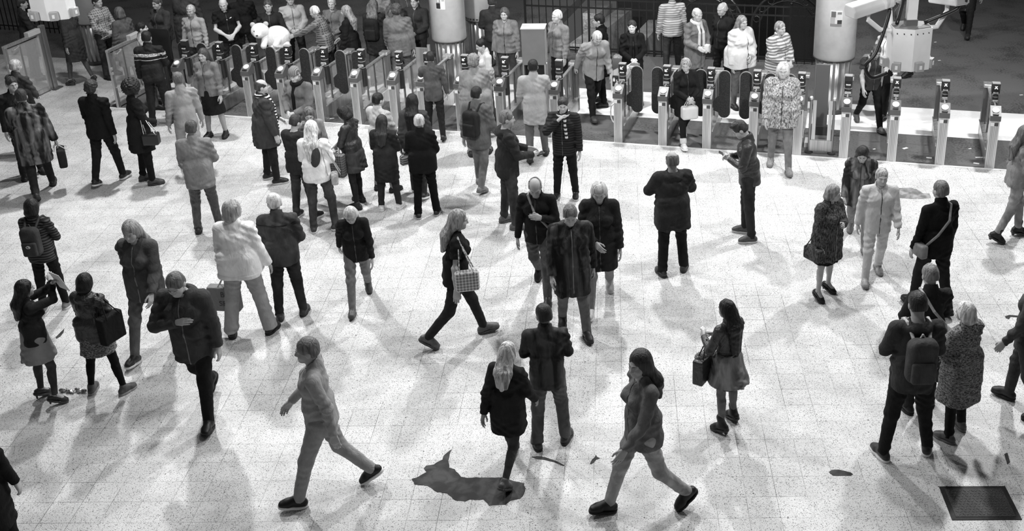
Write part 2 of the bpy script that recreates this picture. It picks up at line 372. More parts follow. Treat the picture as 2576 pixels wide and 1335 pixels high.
def pose_of(pose='stand', sex='m', lean=0, twist=0, side=0, head=(0, 8), aL=None, aR=None, legs=None, heel=0., grip=(0, 0), fat=1.):
    b = POSES[pose]; x = SEX[sex]; legs = legs or b['legs']; A = [aL or b['aL'], aR or b['aR']]
    A = [ARMS[a] if isinstance(a, str) else a for a in A]
    Fm = {}
    pel = V3(0, 0, .95); Rp = ry(D(side) * .4) @ rx(-D(lean) * .25); Rs = ry(D(side) * .5) @ rz(D(twist) * .5) @ rx(-D(lean) * .6); Rc = ry(D(side)) @ rz(D(twist)) @ rx(-D(lean))
    Fm['pelvis'] = (Rp, pel, V3(0, 0, .95)); s = pel + Rp @ (SPINE - V3(0, 0, .95)); Fm['spine'] = (Rs, s, SPINE)
    c = s + Rs @ (CHEST - SPINE); Fm['chest'] = (Rc, c, CHEST); w = lambda p: c + Rc @ (np.asarray(p, float) - CHEST)
    hy, hp = D(head[0]), D(head[1]); Rn = Rc @ rz(hy * .4) @ rx(-hp * .4); Rh = Rc @ rz(hy) @ rx(-hp)
    n = w(NECK); Fm['neck'] = (Rn, n, NECK); hj = n + Rn @ (HEADJ - NECK); Fm['head'] = (Rh, hj, HEADJ)
    for i, sd in enumerate('LR'):
        sg = 1 if sd == 'R' else -1; R0, S0 = arm_rest(sg, x); sw, ab, eb, tw = [D(v) for v in A[i]]
        S = w(S0); Ru = Rc @ ry(-sg * ab) @ rx(sw) @ rz(sg * tw); Rf = Ru @ rx(eb); Rha = Rf @ rx(D(-4))
        e = S + Ru @ V3(0, 0, -.29); wr = e + Rf @ V3(0, 0, -.25); kn = wr + Rha @ V3(0, 0, -.092)
        Fm['up' + sd] = (Ru @ R0.T, S, S0); Fm['fo' + sd] = (Rf @ R0.T, e, S0 + R0 @ V3(0, 0, -.29)); Fm['ha' + sd] = (Rha @ R0.T, wr, S0 + R0 @ V3(0, 0, -.54))
        Rg = Rha @ ry(sg * D(grip[i])); Fm['gr' + sd] = (Rg @ R0.T, kn, S0 + R0 @ V3(0, 0, -.632))
        Fm['armR' + sd] = (Ru, Rf, Rha); Fm['armP' + sd] = (S, e, wr, wr + Rha @ V3(0, 0, -.085) + Rha @ V3(-sg * .028, .004, 0))
        sw, ab, kn_, to, fp = [D(v) for v in legs[i]]
        h0 = V3(sg * x['hip'], 0, .92); h = pel + Rp @ (h0 - V3(0, 0, .95)); Rt = rz(-sg * to * .5) @ ry(-sg * ab) @ rx(sw); Rk = Rt @ rx(-kn_)
        k = h + Rt @ V3(0, 0, -.43); a = k + Rk @ V3(0, 0, -.40); Rft = rz(-sg * to) @ rx(fp - heel)
        Fm['th' + sd] = (Rt, h, h0); Fm['sh' + sd] = (Rk, k, h0 + V3(0, 0, -.43)); Fm['ft' + sd] = (Rft, a, h0 + V3(0, 0, -.83)); Fm['leg' + sd] = (h, k, a)
    sole = .014
    low = min(min((a + R @ V3(0, -.06, -.09 - sole))[2] - heel * .0, (a + R @ V3(0, .15, -.09 - sole))[2]) for R, a, _ in (Fm['ftL'], Fm['ftR']))
    dz = V3(0, 0, -low)
    out = {}
    for key, val in Fm.items():
        if key[:4] in ('armP',) or key[:3] == 'leg': out[key] = tuple(p + dz for p in val)
        elif key[:4] == 'armR': out[key] = val
        else: out[key] = (val[0], val[1] + dz, val[2])
    out['sex'] = sex; out['fat'] = fat; out['heel'] = heel; out['sole'] = sole
    return out
def fpt(F, bone, p):
    """template point p carried by a bone"""
    R, o, r = F[bone]; return o + R @ (np.asarray(p, float) - r)
def carry(F, bone, ops):
    R, o, r = F[bone]; out = []
    for q in ops:
        if q[0] == 'c': out.append(('c', o + R @ (np.asarray(q[1], float) - r), R @ np.asarray(q[2], float)))
        elif q[0] == 'g': out.append(('g', carry(F, bone, q[1]), q[2]))
        else:
            p = q[1]
            if p[0] == 'rc': p = rc(fpt(F, bone, p[1]), fpt(F, bone, p[2]), p[3], p[4])
            elif p[0] == 'el': p = el(fpt(F, bone, p[1]), p[2], R @ p[3])
            else: p = bx(fpt(F, bone, p[1]), p[2], p[4], R @ p[3])
            out.append((q[0], p, q[2]))
    return out

def coat_skirt(F, hem, wx, wy, flare):
    base = F['pelvis'][1][2] - .95; t = []; ys = []
    for sd in 'LR':
        h, k, a = F['leg' + sd]; z = base + hem; p, q = (h, k) if z > k[2] else (k, a); f = min(1., max(0., (p[2] - z) / max(1e-3, p[2] - q[2]))); end = p + (q - p) * f; ys.append(end[1])
        t.append(('u', rc(h * V3(.7, 1, 1), V3(end[0] * .8, end[1] * .8, end[2]), .1, .085), .05))
    L = .98 - hem; ym = np.mean(ys) * .5
    if flare > .045:
        return t + [('u', rc(V3(0, -.015, base + 1.0), V3(0, ym - .02, base + hem - .03), wx * .82, wx * .9 + flare), .04)]
    for n, f in enumerate((.25, .6, .95)):
        t.append(('u', bx(V3(0, ym * f - .022, base + .98 - L * f), (wx + flare * f, wy + .014 + flare * f * .8, L * .3 + .06), min(wx, wy, L * .3 + .06) * .9), .03))
    t.append(('u', bx(V3(0, ym - .018, base + hem - .02), (wx + flare, wy + .01 + flare * .8, .16), .14 if wy > .145 else wy * .95), .04))
    return t
# ------------------------------------------------------------------ clothes (all in the posed body's space)
def garment_top(F, hem=.86, e=.0, collar=True, hood=False, sleeve=1., skirt=None, flare=.0, neckline=False):
    x = SEX[F['sex']]; g = F['fat']; t = []
    t += carry(F, 'chest', [('u', el((0, -.002, 1.295), ((.172 * x['ch'] + e) * g, (.126 + e) * g, .185)), .03)])
    t += carry(F, 'spine', [('u', el((0, .008, 1.1), ((.16 * x['wa'] + e) * g, (.122 + e) * g, .19)), .05)])
    if F['sex'] == 'f': t += carry(F, 'chest', [('u', el((s * .075, .095, 1.285), (.07 + e, .07 + e, .07)), .04) for s in (-1, 1)])
    else: t += carry(F, 'chest', [('u', el((s * .075, .078, 1.32), (.09 + e, .06 + e, .085)), .04) for s in (-1, 1)])
    if hem < .98 or skirt: t += carry(F, 'pelvis', [('u', bx((0, -.012, .93), ((.176 * x['pe'] + e) * g, (.142 + e) * g, .29), .128 * g), .04)] + [('u', el((s * .068, -.062, .9), (.106 + e, .105 + e, .13)), .03) for s in (-1, 1)])
    for s in (-1, 1): t += carry(F, 'chest', [('u', rc((s * .06, -.016, 1.44), (s * x['sh'] * .93, -.013, 1.415), .058 + e * .6, .066 + e * .7), .04)])
    if skirt:
        t += coat_skirt(F, skirt, .176 * x['pe'] * g + e, .143 * g + e, flare)
        R, o, r = F['pelvis']; zc = F['pelvis'][1][2] - .95 + skirt; t += [('c', V3(0, 0, zc), V3(0, 0, -1))]
    else: t += carry(F, 'pelvis', [('c', V3(0, 0, hem), V3(0, 0, -1))])
    ops = [('g', t, .001)]
    for sd in 'LR':
        S, el_, wr, _ = F['armP' + sd]; L = .9 + .1 * x['limb']; q = []
        q += [('u', rc(S, el_, (.065 + e * .8) * L, (.056 + e * .6) * L), .03), ('u', rc(el_, wr + (wr - el_) * .08, (.056 + e * .6) * L, (.042 + e * .5) * L), .02)]
        if sleeve < 1: d = (el_ - S) / np.linalg.norm(el_ - S); q = [('u', rc(S, el_, .07 * L, .062 * L), .03), ('c', S + (el_ - S) * sleeve, d)]
        else: d = (wr - el_) / np.linalg.norm(wr - el_); q += [('c', wr + d * .012, d)]
        ops.append(('g', q, .025))
    if collar: ops += carry(F, 'chest', [('u', rc((0, -.028, 1.45), (0, -.014, 1.515), .083, .079), .02), ('s', rc((0, -.0, 1.47), (0, .012, 1.6), .058, .066), .008)])
    if hood: ops += carry(F, 'chest', [('u', el((0, -.085, 1.455), (.125, .075, .06)), .03), ('u', rc((-.06, -.04, 1.475), (.06, -.04, 1.475), .05), .03), ('s', el((0, -.035, 1.53), (.075, .06, .05)), .02)])
    return ops
def garment_legs(F, flare=0., e=0., cut=.03):
    x = SEX[F['sex']]; g = F['fat']; ops = []
    for sd in 'LR':
        h, k, a = F['leg' + sd]; L = .5 + .5 * x['limb']; d = (a - k) / np.linalg.norm(a - k)
        q = [('u', rc(h, k, (.1 * L + e) * (.5 + .5 * g), .071 * L + e), .03), ('u', rc(k, a + d * .04, .07 * L + e, .054 * L + e + flare), .03), ('c', a + d * cut, d)]
        ops.append(('g', q, .03))
    ops += [('g', carry(F, 'pelvis', [('u', el((0, -.01, .95), ((.172 * x['pe'] + e) * g, (.134 + e) * g, .14)), .05)] + [('u', el((s * .07, -.055, .91), (.095, .092, .1)), .03) for s in (-1, 1)] + [('c', V3(0, 0, 1.05), V3(0, 0, 1))]), .04)]
    return ops
def garment_tights(F, top=.93, cut=.03):
    ops = []; L = SEX[F['sex']]['limb']
    for sd in 'LR':
        ops.append(('g', carry(F, 'th' + sd, [('u', rc((V3(1 if sd == 'R' else -1, 0, 0) * .092) + V3(0, -.005, .90), V3(.092 if sd == 'R' else -.092, 0, .49), .083 * (.5 + .5 * L) + .006, .053 * (.6 + .4 * L) + .006), .02)]), .02))
        X = .092 if sd == 'R' else -.092
        ops.append(('g', carry(F, 'sh' + sd, [('u', rc((X, 0, .49), (X, 0, .09), .05 * (.6 + .4 * L) + .006, .034 * (.7 + .3 * L) + .006), .02), ('u', rc((X, -.018, .4), (X, -.012, .29), .046 * (.6 + .4 * L) + .006, .042), .03)]), .02))
    return ops
def garment_skirt(F, hem, e=.01, flare=.06):
    x = SEX[F['sex']]; g = F['fat']; t = carry(F, 'pelvis', [('u', el((0, -.012, .96), ((.172 * x['pe'] + e) * g, (.135 + e) * g, .13)), .05)])
    t += coat_skirt(F, hem, .168 * x['pe'] * g + e, .132 * g + e, flare)
    zc = F['pelvis'][1][2] - .95 + hem
    return t + [('c', V3(0, 0, zc), V3(0, 0, -1)), ('c', V3(0, 0, zc - hem + 1.06), V3(0, 0, 1))]
def shoe_ops(F, sd, style):
    R, o, r = F['ft' + sd]; S = 1 if sd == 'R' else -1; an = V3(S * SEX[F['sex']]['hip'], 0, .09); fp = []; so = []
    if style == 'mary':
        for c, r1, c2, r2 in FOOT: fp.append(('u', rc(an + c, an + c2, r1 + .006, r2 + .006), .02))
        fp += [('s', rc(an + V3(0, -.02, .03), an + V3(0, .085, -.012), .052, .034), .006), ('c', an + V3(0, 0, -.098), V3(0, 0, -1))]
        fp += [('u', rc(an + V3(-.036, .02, -.03), an + V3(.036, .02, -.03), .006), .004), ('u', rc(an + V3(-.03, .022, -.0), an + V3(.03, .022, .0), .008), .004)]
    else:
        for c, r1, c2, r2 in FOOT: fp.append(('u', rc(an + c, an + c2, r1 + .01, r2 + .01), .025))
        if style == 'boot': fp.append(('u', rc(an + V3(0, -.004, -.02), an + V3(0, -.004, .085), .048, .05), .03))
        else: fp.append(('u', rc(an + V3(0, -.006, -.03), an + V3(0, -.006, .008), .044, .043), .02))
        fp += [('c', an + V3(0, 0, -.088), V3(0, 0, -1))]
    for c, r1, c2, r2 in FOOT: so.append(('u', rc(an + c * V3(1, 1, 0) + V3(0, 0, -.085), an + c2 * V3(1, 1, 0) + V3(0, 0, -.085), r1 + .012, r2 + .012), .03))
    so += [('c', an + V3(0, 0, -.104), V3(0, 0, -1)), ('c', an + V3(0, 0, -.074), V3(0, 0, 1))]
    if F['heel'] > .1:                                      # a block or thin heel under the lifted end of the foot
        hh = math.sin(F['heel']) * .19; rr = .012 if style == 'mary' else .022
        a = an + V3(0, -.05, -.085); dn = np.linalg.inv(R) @ V3(0, 0, -1)
        so.append(('u', rc(a, a + dn * (hh - rr * .2), rr * 1.4, rr), .012))
    return carry(F, 'ft' + sd, fp), carry(F, 'ft' + sd, so)
def hair_ops(F, style, length=1.25):
    face = ('s', el((0, .135, 1.62), (.073, .082, .113)), .012); face2 = ('s', el((0, .142, 1.622), (.066, .086, .122)), .012)
    cap = [('u', el((0, -.012, 1.68), (.086, .103, .094)), .02)]; k = []
    if style in ('short', 'bald', 'quiff'):
        k = cap + [('u', el((0, -.05, 1.63), (.08, .06, .075)), .02), face, ('s', el((0, .05, 1.56), (.14, .085, .075)), .015), ('c', V3(0, 0, 1.575), V3(0, -.2, -1))]
        if style == 'quiff': k = [('u', el((0, .045, 1.745), (.06, .055, .035)), .03)] + k
        if style == 'bald': k += [('s', el((0, .03, 1.75), (.083, .115, .088)), .01)]
    elif style == 'curly': k = [('u', el((0, -.018, 1.69), (.1, .112, .1)), .02), ('u', el((0, -.055, 1.63), (.095, .075, .08)), .02), face, ('s', el((0, .06, 1.56), (.14, .085, .075)), .015)]
    elif style == 'afro': k = [('u', el((0, -.03, 1.68), (.15, .15, .15)), .02), ('s', el((0, .15, 1.6), (.08, .11, .12)), .02)]
    elif style == 'bob': k = cap + [('u', el((0, -.02, 1.63), (.104, .098, .115)), .03), ('u', el((0, -.05, 1.56), (.1, .07, .06)), .03), face2]
    elif style == 'bun': k = cap + [('u', el((0, -.045, 1.63), (.08, .062, .07)), .02), face, ('s', el((0, .05, 1.555), (.14, .085, .075)), .015), ('u', el((0, -.1, 1.75), (.045, .045, .042)), .015)]
    elif style == 'ponytail': k = cap + [('u', el((0, -.045, 1.63), (.08, .062, .07)), .02), face, ('s', el((0, .05, 1.555), (.14, .085, .075)), .015), ('u', rc((0, -.1, 1.7), (0, -.13, 1.64), .03, .035), .02), ('u', rc((0, -.13, 1.64), (0, -.125, 1.5), .035, .018), .02)]
    elif style == 'hat': k = [('u', el((0, -.008, 1.69), (.092, .11, .1)), .02), ('c', V3(0, .0, 1.655), V3(0, .25, -1)), ('u', el((0, -.008, 1.668), (.094, .112, .022), rx(.22)), .008)]
    elif style == 'long':
        k = cap + [('u', el((0, -.025, 1.62), (.103, .096, .12)), .03), face2]
        ops = carry(F, 'head', k); p0 = fpt(F, 'head', (0, -.06, 1.6)); p1 = fpt(F, 'chest', (0, -.135, 1.44)); p2 = fpt(F, 'chest', (0, -.155, length))
        for s, o in ((-1, .055), (0, 0), (1, .055)):
            Rc = F['chest'][0]; d = Rc @ V3(s * .06, .012 * abs(s), 0)
            ops += [('u', rc(p0 + d * .8, p1 + d, .05, .052), .03), ('u', rc(p1 + d, p2 + d * .8 + V3(0, 0, abs(s) * .03), .052, .026), .03)]
        return ops
    return carry(F, 'head', k)

# ------------------------------------------------------------------ a person
def mt(t): return mat(*t[:2], **(t[2] if len(t) > 2 else {}))
PEOPLE = []
def person(label, crown=None, feet=None, H=None, face=0, sex='m', pose='stand', top=('cloth', .03), hem=.86, topo=None, bottom=('cloth', .02), bot='trousers', boto=None, legs=None, shoes=('low', .02, None), hair=('short', .02),
           skin=.42, far=False, body=None, fold=.0042, group=None, hairlen=1.25, zip_=None, d=(0, 0), **po):
    heel = D(po.pop('heel', 0)); F = pose_of(pose, sex, heel=heel, **po)
    v, t, W = template(sex); fat = po.get('fat', 1.)
    top_z = fpt(F, 'head', (0, -.01, 1.762)); Rz = rz(D(face))
    if H is None and crown and feet:                        # stature from feet and crown together
        g = at(*feet); lo, hi = 1.2, 2.2
        for _ in range(30):
            m = (lo + hi) / 2; s = m / 1.76
            if pix(g + s * (Rz @ top_z))[1] > crown[1]: lo = m
            else: hi = m
        H = min(1.96, max(1.5, m))
    H = H or (1.75 if sex == 'm' else 1.66); s = H / 1.76
    if feet: loc = at(*feet)
    else: p = at(crown[0], crown[1], s * top_z[2]); loc = p - s * (Rz @ top_z); loc[2] = 0
    loc = loc + V3(d[0], d[1], 0)
    # the body
    Mx = np.stack([F[b][0] for b in BONES]); off = np.stack([F[b][1] - F[b][0] @ F[b][2] for b in BONES])
    A = np.einsum('vb,bij->vij', W, Mx); o = W @ off; pv = np.einsum('vij,vj->vi', A, v) + o
    cov = ['chest', 'spine', 'pelvis', 'upL', 'upR'] + ([] if (topo or {}).get('sleeve', 1) < 1 else ['foL', 'foR']) + (['thL', 'thR', 'shL', 'shR'] if bot == 'trousers' or legs is not None else []) + ['ftL', 'ftR'] * (shoes[0] != 'mary')
    cw = W[:, [BONES.index(b) for b in cov]].sum(1)[:, None]; fn = np.cross(pv[t[:, 1]] - pv[t[:, 0]], pv[t[:, 2]] - pv[t[:, 0]]); vn = np.zeros_like(pv)
    for i in range(3): np.add.at(vn, t[:, i], fn)
    pv = pv - np.clip((cw - .55) / .4, 0, 1) * .013 * vn / np.maximum(np.linalg.norm(vn, axis=1), 1e-9)[:, None]
    root = link('person', np_mesh('person', pv * s, t), mat('skin', skin)); root.location = loc; root.rotation_euler = (0, 0, D(face))
    tag(root, label, 'person', group)
    res = (.0105 if far else .0095); near = not far
    def part(name, ops, m, r=res, fo=0., it=0, parent=None, ff=1.):
        vv, q = surface(ops, r, fo, ff)
        if it: vv = smooth_verts(vv, q, it)
        return link(name, np_mesh(name, vv * s, q), m, parent or root)
    to = dict(topo or {}); nm = to.pop('name', 'jacket')
    if zip_ is None: zip_ = abs(((face + 180) % 360) - 180) > 70 and nm in ('jacket', 'coat', 'blazer', 'shirt')
    part(nm, garment_top(F, hem=hem, **to), mt(top), fo=fold)
    if zip_:
        Fc = F['chest'][0]; zo = ('c', fpt(F, 'chest', (.0075, 0, 1.2)), Fc @ V3(1, 0, 0)), ('c', fpt(F, 'chest', (-.0075, 0, 1.2)), Fc @ V3(-1, 0, 0)), ('c', fpt(F, 'chest', (0, .03, 1.2)), Fc @ V3(0, -1, 0)), ('c', fpt(F, 'chest', (0, 0, 1.47)), Fc @ V3(0, 0, 1))
        to2 = dict(to); to2['e'] = to2.get('e', 0) + .004; to2['collar'] = False; to2['hood'] = False
        part('front_placket', garment_top(F, hem=hem, **to2) + list(zo), mat('plastic', .015 if top[1] > .08 else min(.2, top[1] * 2.2 + .015)), .0085, fo=fold)
        if nm == 'coat' or nm == 'blazer':
            for sg in (-1, 1):
                part('lapel', garment_top(F, hem=1.15, **to2) + [('c', fpt(F, 'chest', (sg * .012, 0, 1.2)), Fc @ V3(-sg, 0, 0)), ('c', fpt(F, 'chest', (sg * .012, 0, 1.24)), Fc @ V3(sg * .93, 0, -.36)), ('c', fpt(F, 'chest', (sg * .1, 0, 1.36)), Fc @ V3(sg * .6, 0, .8)), ('c', fpt(F, 'chest', (0, .03, 1.2)), Fc @ V3(0, -1, 0))], mt(top), .0095)
    if bot == 'trousers': part('trousers', garment_legs(F, **(boto or {})), mt(bottom), fo=fold * .9)
    elif bot == 'skirt': part('skirt', garment_skirt(F, **(boto or {})), mt(bottom), fo=fold)
    if legs is not None: part('tights', garment_tights(F), mat('cloth', legs), .012 if near else .016)
    for sd in 'LR':
        up, so = shoe_ops(F, sd, shoes[0]); sh = part('shoe', up, mat('shoe', shoes[1]), .0075 if near else .011)
        part('sole', so, mat('rubber' if shoes[2] is None else 'plastic', shoes[1] * .8 if shoes[2] is None else shoes[2]), .007 if near else .011, parent=sh)
    if hair and hair[0] != 'none':
        part('knit_hat' if hair[0] == 'hat' else 'hair', hair_ops(F, hair[0], hairlen), mat('knit' if hair[0] == 'hat' else 'hair', hair[1]), .009 if near else .012, fo={'curly': .007, 'afro': .009}.get(hair[0], .002), ff=2.2 if hair[0] in ('curly', 'afro') else 1.3)
    if near or 120 < abs(face) < 240 or po.get('head', (0, 0))[0]:
        for nm_, pts, r in (('eye', [(sg * .031, .0845, 1.6485) for sg in (-1, 1)], .0085),):
            for c in pts:
                vv, q = surface(carry(F, 'head', [('u', el(c, (r, r * .9, r * .62)), .001)]), .003); link(nm_, np_mesh(nm_, vv * s, q), mat('plastic', .03), root)
        for sg in (-1, 1):
            vv, q = surface(carry(F, 'head', [('u', rc((sg * .016, .1015, 1.669), (sg * .046, .084, 1.671), .0045, .003), .001)]), .0028); link('eyebrow', np_mesh('eyebrow', vv * s, q), mat('hair', min(.2, (hair[1] if hair else .05))), root)
    P = dict(F=F, s=s, loc=loc, face=D(face), root=root, H=H); PEOPLE.append(P)
    return P
def worn(P, name, label, cat, parts, group=None, res=.009):
    """a thing carried by a person, built in that person's space but standing as an object of its own; parts: (name, ops or mesh-builder, material, parent index or None)"""
    built = []
    allv = []
    for nm, ops, m, par in parts:
        v, q = surface(ops, res); v = v * P['s']; allv.append(v); built.append((nm, v, q, m, par))
    c = np.concatenate(allv); base = V3((c[:, 0].min() + c[:, 0].max()) / 2, (c[:, 1].min() + c[:, 1].max()) / 2, c[:, 2].min())
    Rz = rz(P['face']); root = empty(name, P['loc'] + Rz @ base, P['face']) if len(built) > 1 else None; obs = []
    for nm, v, q, m, par in built:
        me = np_mesh(nm, v - base, q)
        if root is None:
            o = link(name, me, m); o.location = Vector(P['loc'] + Rz @ base); o.rotation_euler = (0, 0, P['face']); root = o
        else: o = link(nm, me, m, root if par is None else obs[par])
        obs.append(o)
    tag(root, label, cat, group); return root
def cutout(P, name, m, ops, planes, res=.0085):
    vv, q = surface([('g', ops, .001)] + planes, res); return link(name, np_mesh(name, vv * P['s'], q), m, P['root'])
def pockets(P, m, boto=None, e=.005):
    b = dict(boto or {}); b['e'] = b.get('e', 0) + e; F = P['F']; R, o, r = F['pelvis']; f = lambda x, y, z: fpt(F, 'pelvis', (x, y, z))
    for s in (-1, 1): cutout(P, 'pocket', m, garment_legs(F, **b), [('c', f(s * .025, 0, .9), R @ V3(-s, 0, 0)), ('c', f(s * .13, 0, .9), R @ V3(s, 0, 0)), ('c', f(0, 0, .93), R @ V3(0, 0, 1)), ('c', f(0, 0, .83), R @ V3(0, 0, -1)), ('c', f(0, -.03, .9), R @ V3(0, 1, 0))])
def hand(P, sd): return P['F']['armP' + sd][3]
EXPOSURE = .14
# ------------------------------------------------------------------ the place
U, VV, B0 = V3(.967, -.253, 0), V3(.253, .967, 0), V3(.54, 17.93, 0)
GA = math.atan2(-.253, .967)                                # turn of the barrier line
def GW(t, b, z=0.): return B0 + U * t + VV * b + V3(0, 0, z)
def slab(name, pts, z0, z1, m, kind='structure', label=None, cat=None):
    mb = MB(); c = np.mean([p[:2] for p in pts], 0)
    mb.prism([(p[0] - c[0], p[1] - c[1]) for p in pts], z0, z1)
    o = mb.build(name, m); o.location = (c[0], c[1], 0); return tag(o, label, cat, None, kind)
def floor_mat():
    m, nt, b = nodes_of('terrazzo'); L = nt.links.new; tc = N(nt, 'ShaderNodeTexCoord'); O = tc.outputs['Object']
    br = N(nt, 'ShaderNodeTexBrick', offset=0., squash=1.)
    for k, v in (('Scale', 1.), ('Mortar Size', .0026), ('Mortar Smooth', .3), ('Bias', 0.), ('Brick Width', T), ('Row Height', T)): br.inputs[k].default_value = v
    br.inputs['Color1'].default_value = g4(.86); br.inputs['Color2'].default_value = g4(.78); br.inputs['Mortar'].default_value = g4(0)
    L(O, br.inputs['Vector'])
    def ramp(src, a, c, p0, p1):
        r = N(nt, 'ShaderNodeValToRGB'); e = r.color_ramp.elements; e[0].position, e[1].position = p0, p1; e[0].color, e[1].color = g4(a), g4(c); L(src, r.inputs[0]); return r.outputs[0]
    def mul(a, c):
        x = N(nt, 'ShaderNodeMix', data_type='RGBA', blend_type='MULTIPLY'); x.inputs[0].default_value = 1.; L(a, x.inputs[6]); L(c, x.inputs[7]); return x.outputs[2]
    def noise(s, d=3): n = N(nt, 'ShaderNodeTexNoise', i_Scale=s, i_Detail=d); L(O, n.inputs[0]); return n.outputs[0]
    def chips(s, keep, size, tone):
        v = N(nt, 'ShaderNodeTexVoronoi', i_Scale=s); L(O, v.inputs[0])
        sep = N(nt, 'ShaderNodeSeparateColor'); L(v.outputs['Color'], sep.inputs[0])
        th = N(nt, 'ShaderNodeMath', operation='MULTIPLY'); th.inputs[1].default_value = size; L(sep.outputs[1], th.inputs[0])
        d = N(nt, 'ShaderNodeMath', operation='LESS_THAN'); L(v.outputs['Distance'], d.inputs[0]); L(th.outputs[0], d.inputs[1])
        k = N(nt, 'ShaderNodeMath', operation='LESS_THAN'); k.inputs[1].default_value = keep; L(sep.outputs[0], k.inputs[0])
        a = N(nt, 'ShaderNodeMath', operation='MULTIPLY'); L(d.outputs[0], a.inputs[0]); L(k.outputs[0], a.inputs[1])
        return ramp(a.outputs[0], 1., tone, 0., 1.)
    # the joints show dark in places and almost vanish in others
    jt = N(nt, 'ShaderNodeMix', data_type='RGBA'); L(br.outputs['Fac'], jt.inputs[0]); L(br.outputs['Color'], jt.inputs[6]); L(ramp(noise(1.1, 4), .03, .74, .36, .58), jt.inputs[7])
    c = jt.outputs[2]
    c = mul(c, chips(95, .5, .54, .2)); c = mul(c, chips(180, .5, .62, .36)); c = mul(c, chips(24, .1, .22, .08))
    c = mul(c, ramp(noise(2.3, 5), .84, 1., .35, .6)); c = mul(c, ramp(noise(.55, 4), .86, 1., .4, .58)); c = mul(c, ramp(noise(230, 3), .6, 1., .34, .58))
    L(c, b.inputs['Base Color']); b.inputs['Roughness'].default_value = .5
    bm = N(nt, 'ShaderNodeBump', i_Strength=.15, i_Distance=.002); L(noise(60), bm.inputs['Height']); L(bm.outputs[0], b.inputs['Normal'])
    return m
def rough_mat(name, tone, lo=.6, hi=1.5):
    m, nt, b = nodes_of(name); L = nt.links.new; tc = N(nt, 'ShaderNodeTexCoord')
    n1 = N(nt, 'ShaderNodeTexNoise', i_Scale=26, i_Detail=6); n2 = N(nt, 'ShaderNodeTexNoise', i_Scale=1.4, i_Detail=4); L(tc.outputs['Object'], n1.inputs[0]); L(tc.outputs['Object'], n2.inputs[0])
    a = N(nt, 'ShaderNodeMath', operation='ADD'); L(n1.outputs[0], a.inputs[0]); L(n2.outputs[0], a.inputs[1])
    r = N(nt, 'ShaderNodeValToRGB'); e = r.color_ramp.elements; e[0].position, e[1].position = .75, 1.25; e[0].color, e[1].color = g4(tone * lo), g4(tone * hi); L(a.outputs[0], r.inputs[0]); L(r.outputs[0], b.inputs['Base Color'])
    b.inputs['Roughness'].default_value = .7; return m
MF = floor_mat(); M_MAT = rough_mat('mat_rubber', .075); M_CON = rough_mat('concourse', .085); M_BAND = rough_mat('band', .86, .94, 1.04)
def tile_floor(name, pts):
    Ri = rz(-TILE_YAW); q = [Ri @ (np.asarray(p) - V3(TILE_OX, TILE_OY, 0)) for p in pts]
    mb = MB(); mb.prism([(p[0], p[1]) for p in q], -.25, 0.); o = mb.build(name, MF); o.location = (TILE_OX, TILE_OY, 0); o.rotation_euler = (0, 0, TILE_YAW)
    return tag(o, kind='structure')
TL = -10.35                                                 # the mat under the barriers starts here
f1 = GW(-26, 0); f2 = GW(11, 0)
tile_floor('floor', [(-19, 3, 0), (12, 3, 0), f2, GW(TL, 0), GW(TL, 2.7), GW(-26, 2.7), (-19, 15, 0)])
slab('floor_mat', [GW(TL, 0), GW(11, 0), GW(11, 1.3), GW(TL, 1.3)], -.25, 0, M_MAT)
slab('floor_band', [GW(TL, 1.3), GW(11, 1.3), GW(11, 2.7), GW(TL, 2.7)], -.25, 0, M_BAND)
slab('trim_1', [GW(TL, -.05), GW(11, -.05), GW(11, .0), GW(TL, .0)], -.01, .006, mat('paint', .8))
WL, WR, WB = -3.2, 3.75, 5.12                               # stairwell: from / to along the barriers, near edge
slab('floor_concourse', [GW(-26, 2.7), GW(11, 2.7), GW(11, WB), GW(-26, WB)], -.25, 0, M_CON)
slab('floor_concourse', [GW(-26, WB), GW(WL, WB), GW(WL, 20), GW(-26, 20)], -.25, 0, M_CON)
slab('floor_concourse', [GW(WR, WB), GW(11, WB), GW(11, 20), GW(WR, 20)], -.25, 0, M_CON)
M_DARK = rough_mat('pit_darkness', .012); M_STONE = rough_mat('stone', .3)  # the pit's darkness is put into the near-black of its floor and walls
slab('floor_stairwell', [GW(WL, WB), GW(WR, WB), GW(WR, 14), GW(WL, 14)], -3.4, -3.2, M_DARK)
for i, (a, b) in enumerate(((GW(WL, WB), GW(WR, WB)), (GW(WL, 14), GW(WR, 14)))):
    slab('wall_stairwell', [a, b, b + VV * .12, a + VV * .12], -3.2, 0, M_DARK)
# sloping parapets of the stairs going down behind the railing
def parapet(p0, p1, w, dz0, dz1, name):
    mb = MB(); p0, p1 = V3(*p0), V3(*p1); d = p1 - p0; n = np.array([-d[1], d[0], 0]); n = n / np.linalg.norm(n) * w; vs = []
    for p, dz in ((p0, dz0), (p1, dz1)):
        for s in (-1, 1): vs.append(mb.b.verts.new(p + n * s)); vs.append(mb.b.verts.new(p + n * s - V3(0, 0, dz)))
    for f in ((0, 2, 3, 1), (4, 5, 7, 6), (0, 1, 5, 4), (2, 6, 7, 3), (0, 4, 6, 2), (1, 3, 7, 5)): mb.b.faces.new([vs[k] for k in f])
    return mb.build(name, M_STONE)
for pa, pb in (((1448, 118), (1590, 0)), ((1560, 150), (1665, 28)), ((1480, 40), (1540, -12))):
    o = parapet(at(*pa, .05) + VV * .25, at(*pb, -.9) - VV * .9, .2, 1.6, 1.8, 'trim_2'); tag(o, kind='structure')
